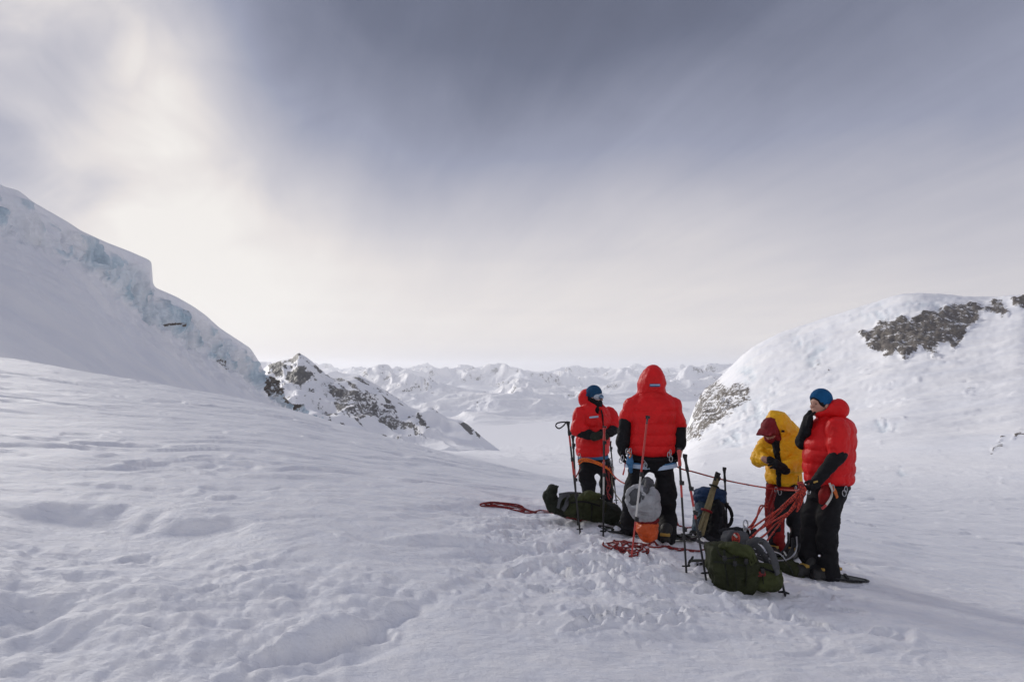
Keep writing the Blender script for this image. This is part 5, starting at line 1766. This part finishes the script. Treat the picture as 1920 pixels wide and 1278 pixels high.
# ---- long green pack on the left --------------------------------------
g1 = hit(1095, 985)
D = g1[1] + 0.10
px = D / F
c = lambda u, v, dd=0.0: P(u, v, D + dd)
pack = thing('backpack', 'long dark green pack lying on its side with a turned up end', 'backpack', g1)
ax = unit(c(1150, 958) - c(1050, 935))
PA_ = np.array([V(0, 1, 0), unit(np.cross(ax, V(0, 1, 0))), ax])
PA_[0] = unit(np.cross(PA_[1], PA_[2]))
S = Solid()
S.loft([(c(1056, 946), 0.12, 0.10), (c(1075, 947), 0.15, 0.135), (c(1100, 950), 0.16, 0.145), (c(1122, 955), 0.15, 0.135), (c(1136, 960), 0.12, 0.11)], PA_, n=2.6, cap=0.05)
S.cone(c(1060, 936, 0.02), c(1105, 934, 0.03), 0.03, 0.05, 0.06)
solid_part('pack_body', S, M['olive'], pack, 0.009, GEAR)
S = Solid()
S.chain([c(1058, 955, 0.0), c(1038, 946, 0.0), c(1030, 930, 0.0), c(1036, 917, 0.0), c(1043, 915, -0.02)], [0.085, 0.085, 0.07, 0.05, 0.028], 0.04)
S.cone(c(1040, 912, 0.0), c(1047, 911, -0.02), 0.020, 0.012, 0.02)
solid_part('pack_collar', S, M['olive_dark'], pack, 0.008, GEAR)
S = Solid()
S.chain([c(1083, 938, -0.08), c(1104, 931, -0.06), c(1120, 930, -0.04)], [0.055, 0.065, 0.045], 0.04)
solid_part('lid_flap', S, M['olive_light'], pack, 0.008, GEAR)
S = Solid()
S.loft([(c(1128, 959, -0.02), 0.12, 0.115), (c(1145, 963, -0.02), 0.14, 0.125), (c(1158, 965, -0.02), 0.12, 0.11), (c(1165, 966, -0.02), 0.07, 0.07)], PA_, n=2.3, cap=0.05)
S.cone(c(1150, 974, -0.05), c(1158, 980, -0.06), 0.03, 0.022, 0.04)
solid_part('lid_pocket', S, M['olive_dark'], pack, 0.008, GEAR)
strap(pack, 'shoulder_strap', [c(1046, 952, -0.14), c(1052, 932, -0.14), c(1064, 928, -0.12), c(1062, 945, -0.15), c(1055, 956, -0.14)], M['greydark'], 0.030, 0.4)
strap(pack, 'strap', [c(1078, 930, -0.10), c(1082, 950, -0.16), c(1080, 970, -0.13)], M['black'], 0.012)
strap(pack, 'strap', [c(1108, 938, -0.12), c(1110, 955, -0.17), c(1108, 975, -0.13)], M['black'], 0.012)
strap(pack, 'strap', [c(1070, 942, -0.15), c(1095, 940, -0.18), c(1125, 948, -0.16)], M['black'], 0.010)
strap(pack, 'hip_belt', [c(1048, 928, 0.02), c(1068, 925, 0.02), c(1090, 926, 0.05)], M['greydark'], 0.026, 0.4)

# ---- silver stuff sack and orange dry bag between the feet --------------
g2 = hit(1212, 1016)
D = g2[1] - 0.02
px = D / F
c = lambda u, v, dd=0.0: P(u, v, D + dd)
ob = thing('dry_bag', 'orange dry bag standing on snow between the legs of the person in the middle', 'bag', g2)
S = Solid()
S.loft([(c(1216, 1015), 0.05, 0.05), (c(1215, 1008), 0.085, 0.085), (c(1213, 994), 20 * px, 0.11), (c(1213, 982), 20.5 * px, 0.11), (c(1213, 976), 18 * px, 0.10)], k=0.02, cap=0.03)
solid_part('bag_body', S, M['orange'], ob, 0.008, GEAR)
S = Solid()
S.loft([(c(1214, 979), 20 * px, 0.10), (c(1214, 973), 22 * px, 0.11), (c(1214, 969), 20 * px, 0.10)], cap=0.012)
solid_part('roll_top', S, M['darkred'], ob, 0.008, [(0.04, 0.006, 1)])
gb = thing('stuff_sack', 'silver grey open stuff sack propped on the orange dry bag', 'bag', c(1208, 970))
S = Solid()
ax = unit(c(1196, 930, -0.13) - c(1212, 962, 0.05))
SA = frame(ax)
SM = np.array([SA[0], SA[2], ax])
S.loft([(c(1213, 969, 0.02), 0.10, 0.08), (c(1211, 958, 0.0), 0.155, 0.13), (c(1207, 944, -0.03), 0.165, 0.15), (c(1202, 932, -0.07), 0.16, 0.15), (c(1199, 926, -0.09), 0.145, 0.135)], SM, n=2.2, cap=0.03)
S.ell(c(1220, 932, 0.0), (0.085, 0.09, 0.10), None, 0.05)
fa = unit(V(-0.52, -0.80, 0.30))
FM = frame(fa)
mo = c(1193, 931, -0.115)
S.ell(mo, (0.112, 0.06, 0.125), FM, 0.04)
S.ell(mo + fa * 0.075, (0.098, 0.085, 0.112), FM, 0.015, cut=True)
solid_part('sack_body', S, M['greyfab'], gb, 0.0075, GEAR)
S = Solid()
S.chain([c(1205, 912, 0.02), c(1214, 904, 0.0), c(1221, 906, 0.02)], [0.04, 0.045, 0.038], 0.03)
S.chain([c(1216, 908, -0.05), c(1209, 920, -0.14), c(1205, 934, -0.19)], [0.035, 0.026, 0.012], 0.03)
solid_part('sack_collar', S, M['greydark'], gb, 0.0075, GEAR)
S = Solid()
S.ell(mo - fa * 0.008, (0.100, 0.035, 0.114), FM)
solid_part('sack_lining', S, M['greydark'], gb, 0.0075, [(0.05, 0.006, 1)])
Mesh().tube(spline([c(1222, 940, -0.13), c(1226, 950, -0.14), c(1228, 962, -0.12)], 10), 0.004, 5).build('drawcord', M['white'], gb)

# ---- blue pack with bamboo wands ---------------------------------------
g3 = hit(1330, 1012)
D = g3[1] + 0.12
px = D / F
c = lambda u, v, dd=0.0: P(u, v, D + dd)
pack = thing('backpack', 'blue and black pack standing upright with bamboo wands across it', 'backpack', g3)
lean = unit(c(1332, 915, 0.12) - c(1332, 1008, 0))
PM = np.array([V(1, 0, 0), unit(np.cross(lean, V(1, 0, 0))), lean])
S = Solid()
S.loft([(c(1326, 1008, 0.05), 22 * px, 0.12), (c(1326, 990, 0.05), 27 * px, 0.145), (c(1330, 960, 0.08), 27 * px, 0.15), (c(1331, 938, 0.10), 26 * px, 0.14), (c(1332, 932, 0.11), 22 * px, 0.12)], PM, n=3.0, cap=0.04)
solid_part('pack_body', S, M['packteal'], pack, 0.009, GEAR)
S = Solid()
S.loft([(c(1330, 944, 0.08), 24 * px, 0.13), (c(1330, 934, 0.09), 27 * px, 0.155), (c(1331, 922, 0.11), 26 * px, 0.15), (c(1333, 914, 0.12), 20 * px, 0.12)], PM, n=2.8, cap=0.035, seams=[c(1331, 946, 0.1), c(1331, 929, 0.1), c(1331, 912, 0.1)], amp=0.015)
solid_part('pack_lid', S, M['packblue'], pack, 0.008, GEAR)
S = Solid()
S.chain([c(1344, 948, -0.06), c(1346, 970, -0.10), c(1342, 995, -0.12), c(1330, 1008, -0.10)], [0.075, 0.09, 0.095, 0.07], 0.04)
S.cone(c(1350, 945, -0.02), c(1356, 970, -0.04), 0.03, 0.04, 0.04)
solid_part('back_panel', S, M['black'], pack, 0.009, [(0.09, 0.014, 1), (0.04, 0.006, 1)])
S = Solid()
S.chain([c(1300, 1002, -0.05), c(1322, 1008, -0.16), c(1350, 1010, -0.16), c(1364, 1006, -0.1)], [0.05, 0.045, 0.05, 0.04], 0.04)
solid_part('hip_belt', S, M['charcoal'], pack, 0.009, [(0.06, 0.008, 1)])
strap(pack, 'shoulder_strap', [c(1356, 946, -0.02), c(1366, 950, -0.02), c(1372, 964, -0.03), c(1370, 980, -0.05), c(1360, 988, -0.08), c(1346, 988, -0.12)], M['black'], 0.022, 0.5)
strap(pack, 'shoulder_strap', [c(1345, 938, -0.1), c(1352, 950, -0.16), c(1352, 975, -0.2), c(1344, 998, -0.2)], M['charcoal'], 0.024, 0.5)
strap(pack, 'strap', [c(1306, 972, -0.08), c(1322, 958, -0.14), c(1340, 944, -0.14)], M['olive_dark'], 0.012)
wd = thing('wand_bundle', 'bundle of tan bamboo wands with black tips strapped slantwise to blue pack', 'wand bundle', c(1312, 1008, -0.22))
random.seed(3)
for i in range(9):
    o = V(random.uniform(-0.035, 0.035), random.uniform(-0.02, 0.02), 0)
    o2 = V(random.uniform(-0.028, 0.032), random.uniform(-0.02, 0.02), random.uniform(-0.03, 0.05))
    a_, b_ = c(1312, 1003, -0.22) + o, c(1343, 897, -0.10) + o2
    w_ = Mesh().tube([a_, b_], 0.0125, 6).build('wand', M['tan'], wd)
    Mesh().tube([b_ - unit(b_ - a_) * 0.005, b_ + unit(b_ - a_) * 0.035], 0.016, 6).build('tip', M['rubber'], w_)
Mesh().ring(c(1325, 957, -0.155), 0.052, 0.014, unit(c(1343, 897, -0.1) - c(1312, 1003, -0.22)), 1.0, 16, 6, (0, 1, 0)).build('strap', M['darkred'], wd)
Mesh().ring(c(1339, 911, -0.12), 0.048, 0.010, unit(c(1343, 897, -0.1) - c(1312, 1003, -0.22)), 1.0, 16, 6, (0, 1, 0)).build('strap', M['olive_dark'], wd)


# ---- trekking poles ----------------------------------------------------
def pole(label, top_uv, tip_uv, dlean, sections, strap_loop=None, r0=0.0115, grip_r=0.017, grip=0.15, handle='rubber', group='trekking poles stuck in the snow', name='trekking_pole', cat='trekking pole', basket=True, tip_d=None):
    tip_ = hit(*tip_uv) if tip_d is None else P(tip_uv[0], tip_uv[1], tip_d)
    tip_d_ = tip_[1]
    top_ = P(top_uv[0], top_uv[1], tip_d_ + dlean)
    d = top_ - tip_
    L = np.linalg.norm(d)
    d = d / L
    root = thing(name, label, cat, tip_, group)
    z0 = -0.05
    for i, (f0_, f1_, mt) in enumerate(sections):
        a_, b_ = tip_ + d * (z0 if f0_ <= 0 else f0_ * L), tip_ + d * f1_ * L
        rr_ = r0 * (0.82 + 0.22 * (f0_ + f1_) / 2)
        Mesh().tube([a_, b_], rr_, 8).build('shaft', M[mt], root)
        if 0.2 < f1_ < 0.95 and i % 2 == 0:
            lv = Mesh().tube([b_ - d * 0.022, b_ + d * 0.022], rr_ * 1.35, 8)
            lv.box(b_ + V(0.016, -0.01, 0), (0.010, 0.008, 0.018), frame((0, 1, 0)))
            lv.build('clamp', M['blackmetal'], root)
    if grip:
        G_ = Mesh()
        n = 12
        ts = np.linspace(0, 1, n)
        G_.tube([top_ - d * grip * (1 - t_) for t_ in ts], [grip_r * (0.86 + 0.12 * math.sin(t_ * 9) + (0.22 if t_ > 0.85 else 0)) for t_ in ts], 10)
        gp = G_.build('grip', M[handle], root)
        Mesh().tube([top_ - unit(V(0.9, -0.2, 0.05)) * 0.018 + d * 0.004, top_ + unit(V(0.9, -0.2, -0.2)) * 0.024 + d * 0.006], [0.016, 0.013], 8).build('cap', M['blackmetal'], gp)
    if basket:
        Mesh().ring(tip_ + d * 0.055, 0.030, 0.007, d, 1.0, 18, 6, (0, 1, 0)).build('basket', M['rubber'], root)
    if strap_loop:
        Mesh().tube(spline([P(u, v, tip_d_ + dlean + o) for u, v, o in strap_loop], 26), 0.009, 6, False, 0.4).build('wrist_strap', M['black'], root)
    return root


pole('tall trekking pole with a looped wrist strap, standing leftmost beside the long green pack', (1065, 792), (1088, 1001), 0.30,
     [(0, 0.34, 'blackmetal'), (0.34, 0.52, 'blackmetal'), (0.52, 0.66, 'redmetal'), (0.66, 0.78, 'blackmetal'), (0.78, 0.90, 'redmetal')],
     [(1064, 791, 0.0), (1054, 791, -0.02), (1045, 793, -0.02), (1042, 798, -0.03), (1048, 803, -0.02), (1056, 798, 0.0), (1061, 792, 0.0)])
pole('shorter black trekking pole leaning against the leftmost pole with the strap', (1074, 818), (1083, 982), 0.25, [(0, 0.5, 'blackmetal'), (0.5, 0.62, 'redmetal'), (0.62, 0.9, 'blackmetal')], tip_d=hit(1086, 992)[1] + 0.25, basket=False)
pole('trekking pole with a dark red grip standing in front of the goggled person', (1133, 801), (1131, 1005), 0.10,
     [(0, 0.36, 'blackmetal'), (0.36, 0.44, 'whitemetal'), (0.44, 0.56, 'whitemetal'), (0.56, 0.70, 'redmetal'), (0.70, 0.86, 'blackmetal')], handle='redmetal')
pole('thin dark pole standing close behind the right leg of the goggled person', (1144, 828), (1156, 944), 0.2, [(0, 0.4, 'blackmetal'), (0.4, 0.6, 'metal'), (0.6, 0.9, 'blackmetal')])
pole('trekking pole with a red grip at the right hand of the middle person', (1273, 843), (1287, 1073), 0.32,
     [(0, 0.34, 'blackmetal'), (0.34, 0.60, 'blackmetal'), (0.60, 0.72, 'redmetal'), (0.72, 0.90, 'blackmetal')], handle='redmetal')
pole('black trekking pole with red and white bands, slanting toward the olive pack', (1284, 854), (1324, 1086), 0.42,
     [(0, 0.36, 'blackmetal'), (0.36, 0.47, 'blackmetal'), (0.47, 0.52, 'redmetal'), (0.52, 0.57, 'whitemetal'), (0.57, 0.72, 'redmetal'), (0.72, 0.92, 'blackmetal')])
pole('slim black pole upright behind the wands on the blue pack', (1358, 878), (1364, 1000), 0.10, [(0, 0.45, 'blackmetal'), (0.45, 0.9, 'blackmetal')], tip_d=g3[1] + 0.10, basket=False)
pole('tall red and white probe standing by the heap of red rope', (1214, 782), (1184, 1043), 0.25,
     [(0, 0.26, 'redmetal'), (0.26, 0.50, 'whitemetal'), (0.50, 0.58, 'whitemetal'), (0.58, 0.965, 'redmetal')], r0=0.0105, grip=0.07, grip_r=0.011, handle='greydark', group=None, name='snow_probe', cat='probe', basket=False)


# ---- ropes -------------------------------------------------------------
RR = 0.0088


def lay(uv, lift=0.010):
    """rope points lying on the snow below photo positions"""
    out = []
    for q_ in uv:
        p = hit(q_[0], q_[1])
        out.append(p + UP * (lift + (q_[2] if len(q_) > 2 else 0)))
    return out


def drop_on(path, lift):
    path = np.array(path)
    for i in range(len(path)):
        path[i, 2] = max(path[i, 2], ground_z(path[i, 0], path[i, 1]) + lift)
    return path


def ground_rope(name, label, strands, mat, group=None):
    m = Mesh()
    for uv in strands:
        m.tube(drop_on(spline(lay(uv), 14 * len(uv)), 0.006), RR, 6)
    o = m.build(name, mat)
    return tag(o, label, 'rope', group)


rnd = random.Random(5)
loops = [[(900, 946), (922, 943), (950, 944), (975, 948), (985, 955), (1002, 960), (1020, 958), (1045, 963), (1062, 969), (1080, 974), (1105, 976), (1122, 974)],
         [(1006, 962), (985, 962), (965, 957), (940, 952), (915, 950), (902, 949), (903, 945), (925, 942), (955, 946), (978, 953), (1004, 963), (1030, 962), (1060, 971), (1090, 977)],
         [(985, 958), (960, 953), (930, 949), (910, 947), (918, 944), (945, 947), (972, 950), (990, 957)],
         [(978, 952), (955, 948), (935, 944), (920, 946), (940, 951), (966, 957), (984, 959)]]
ground_rope('rope', 'red rope laid in long flat loops on snow left of the long green pack', loops, M['rope_dark'])
pile = [[(1130, 1023), (1150, 1018), (1180, 1018), (1210, 1022), (1235, 1024), (1262, 1028), (1290, 1032), (1312, 1034), (1340, 1032)],
        [(1132, 1024), (1145, 1030), (1165, 1036), (1190, 1038), (1212, 1034), (1200, 1028), (1170, 1022), (1150, 1017), (1165, 1016), (1195, 1020), (1225, 1027), (1250, 1026), (1275, 1033), (1300, 1035)],
        [(1140, 1022), (1160, 1030), (1185, 1034), (1205, 1030), (1190, 1022), (1168, 1018), (1155, 1022), (1170, 1032), (1198, 1036), (1198, 1034)],
        [(1214, 1031), (1216, 1036), (1210, 1042), (1195, 1043), (1180, 1044)], [(1150, 1026), (1178, 1028), (1206, 1024), (1230, 1023), (1255, 1029), (1285, 1030)],
        [(1160, 1020), (1150, 1027), (1170, 1034), (1196, 1037), (1190, 1029), (1166, 1024)]]
ground_rope('rope', 'red rope heaped in tangled loops at the foot of the red and white probe', pile, M['rope_dark'])
ground_rope('cord', 'thin grey cord trailing over snow from the blue pack', [[(1285, 1004), (1300, 1010), (1318, 1018), (1338, 1026)], [(1282, 1008), (1300, 1014), (1330, 1024)]], M['cord'])
ground_rope('rope', 'short piece of dark red rope on snow behind the red gripped pole', [[(1265, 982), (1274, 987), (1286, 990), (1300, 989)], [(1262, 979), (1270, 985), (1290, 991)]], M['rope_dark'])


def hung(name, label, strands, mat, cat='rope', rad=RR):
    m = Mesh()
    for pts_ in strands:
        m.tube(spline([P(*q_) for q_ in pts_], 10 * len(pts_)), rad, 6)
    return tag(m.build(name, mat), label, cat)


DL, DC_, DY, DR = fm[1], 0.5 * (fl[1] + fr[1]), fy_[1], gl[1]
DC_ = hit(1215, 1010)[1]
hung('rope', 'orange rope slung round the hips of the goggled person',
     [[(1084, 866, DL - 0.24), (1090, 860, DL - 0.28), (1104, 860, DL - 0.30), (1118, 866, DL - 0.30), (1132, 872, DL - 0.27), (1143, 880, DL - 0.22)],
      [(1085, 870, DL - 0.24), (1094, 864, DL - 0.29), (1110, 866, DL - 0.31), (1126, 872, DL - 0.29), (1140, 879, DL - 0.23), (1150, 890, DL - 0.25)],
      [(1086, 862, DL - 0.24), (1096, 861, DL - 0.30), (1112, 863, DL - 0.31), (1130, 870, DL - 0.28)]], M['rope_orange'], rad=0.011)
hung('rope', 'red rope sagging between the goggled person and the person seen from behind',
     [[(1143, 876, DL - 0.25), (1150, 890, DL - 0.6), (1162, 901, DC_ + 0.8), (1178, 908, DC_ - 0.1), (1198, 910, DC_ - 0.25), (1222, 910, DC_ - 0.28), (1243, 907, DC_ - 0.28), (1256, 896, DC_ - 0.27), (1260, 882, DC_ - 0.24), (1259, 868, DC_ - 0.21), (1258, 855, DC_ - 0.2)]], M['rope'])
hung('rope', 'red strands hanging down the right leg of the goggled person',
     [[(1138, 872, DL - 0.20), (1141, 890, DL - 0.20), (1144, 910, DL - 0.18), (1139, 925, DL - 0.20), (1143, 936, DL - 0.2)], [(1144, 876, DL - 0.18), (1141, 900, DL - 0.18), (1138, 918, DL - 0.18), (1146, 932, DL - 0.16)],
      [(1131, 872, DL - 0.24), (1136, 892, DL - 0.22), (1142, 912, DL - 0.2)], [(1077, 898, DL - 0.2), (1084, 886, DL - 0.22), (1088, 874, DL - 0.24)]], M['rope_dark'])
hung('cord', 'khaki cord hanging from the goggled person toward the grey sack', [[(1148, 874, DL - 0.12), (1147, 900, DL - 0.2), (1152, 922, DL - 0.4), (1162, 936, DL - 0.8), (1172, 950, DC_ + 0.35), (1180, 962, DC_ + 0.25)]], M['khaki_cord'], 'cord', 0.007)
hung('rope', 'taut red rope running from the person seen from behind to the right hand group',
     [[(1262, 868, DC_ - 0.1), (1276, 878, DC_ - 0.05), (1300, 884, DC_ + 0.02), (1340, 895, DC_ + 0.05), (1380, 904, DC_ + 0.04), (1430, 913, DY - 0.32), (1470, 918, DY - 0.42), (1503, 919, DR - 0.28)]], M['rope'])
DP = D2
hung('rope', 'red rope strands falling from the right hand person to the grey bag with emblem',
     [[(1504, 914, DR - 0.28), (1490, 932, DR - 0.24), (1460, 962, DR - 0.1), (1430, 986, DP + 0.1), (1406, 1008, DP + 0.02)],
      [(1502, 916, DR - 0.30), (1480, 936, DR - 0.24), (1448, 966, DR - 0.1), (1420, 996, DP + 0.05), (1400, 1012, DP)],
      [(1506, 920, DR - 0.30), (1492, 948, DR - 0.26), (1470, 972, DR - 0.2), (1448, 1000, DR - 0.1), (1436, 1016, DP + 0.1)],
      [(1503, 918, DR - 0.27), (1484, 940, DR - 0.25), (1452, 960, DR - 0.12), (1426, 978, DP + 0.15), (1404, 994, DP + 0.06)],
      [(1507, 918, DR - 0.29), (1498, 940, DR - 0.27), (1478, 960, DR - 0.2), (1440, 982, DP + 0.2), (1410, 1002, DP + 0.06)],
      [(1505, 917, DR - 0.28), (1494, 936, DR - 0.27), (1474, 966, DR - 0.22), (1452, 984, DR - 0.12), (1432, 1004, DP + 0.1), (1414, 1012, DP + 0.04)],
      [(1508, 922, DR - 0.30), (1502, 944, DR - 0.29), (1494, 958, DR - 0.28), (1498, 944, DR - 0.3), (1503, 926, DR - 0.3)],
      [(1438, 945, DY - 0.3), (1430, 950, DY - 0.4), (1420, 966, DP + 0.35), (1410, 982, DP + 0.2), (1402, 990, DP + 0.1)],
      [(1438, 950, DY - 0.3), (1426, 948, DY - 0.4), (1418, 972, DP + 0.3), (1408, 990, DP + 0.15)]], M['rope'])
hung('rope', 'dark red loop dangling at the left hip of the person in yellow', [[(1450, 918, DY - 0.24), (1444, 934, DY - 0.26), (1439, 950, DY - 0.26), (1443, 966, DY - 0.25), (1452, 950, DY - 0.24)],
     [(1456, 920, DY - 0.24), (1448, 945, DY - 0.26), (1440, 972, DY - 0.25)]], M['rope_dark'])
kn = Solid()
for i in range(7):
    kn.cone(P(1501 + rnd.uniform(-4, 4), 909 + rnd.uniform(-6, 4), DR - 0.28), P(1507 + rnd.uniform(-4, 4), 921 + rnd.uniform(-4, 5), DR - 0.29), 0.014, 0.014, 0.006)
tag(solid_part('rope_coil', kn, M['rope'], None, 0.006), 'knotted handful of red rope in the glove of the person on the right', 'rope coil')
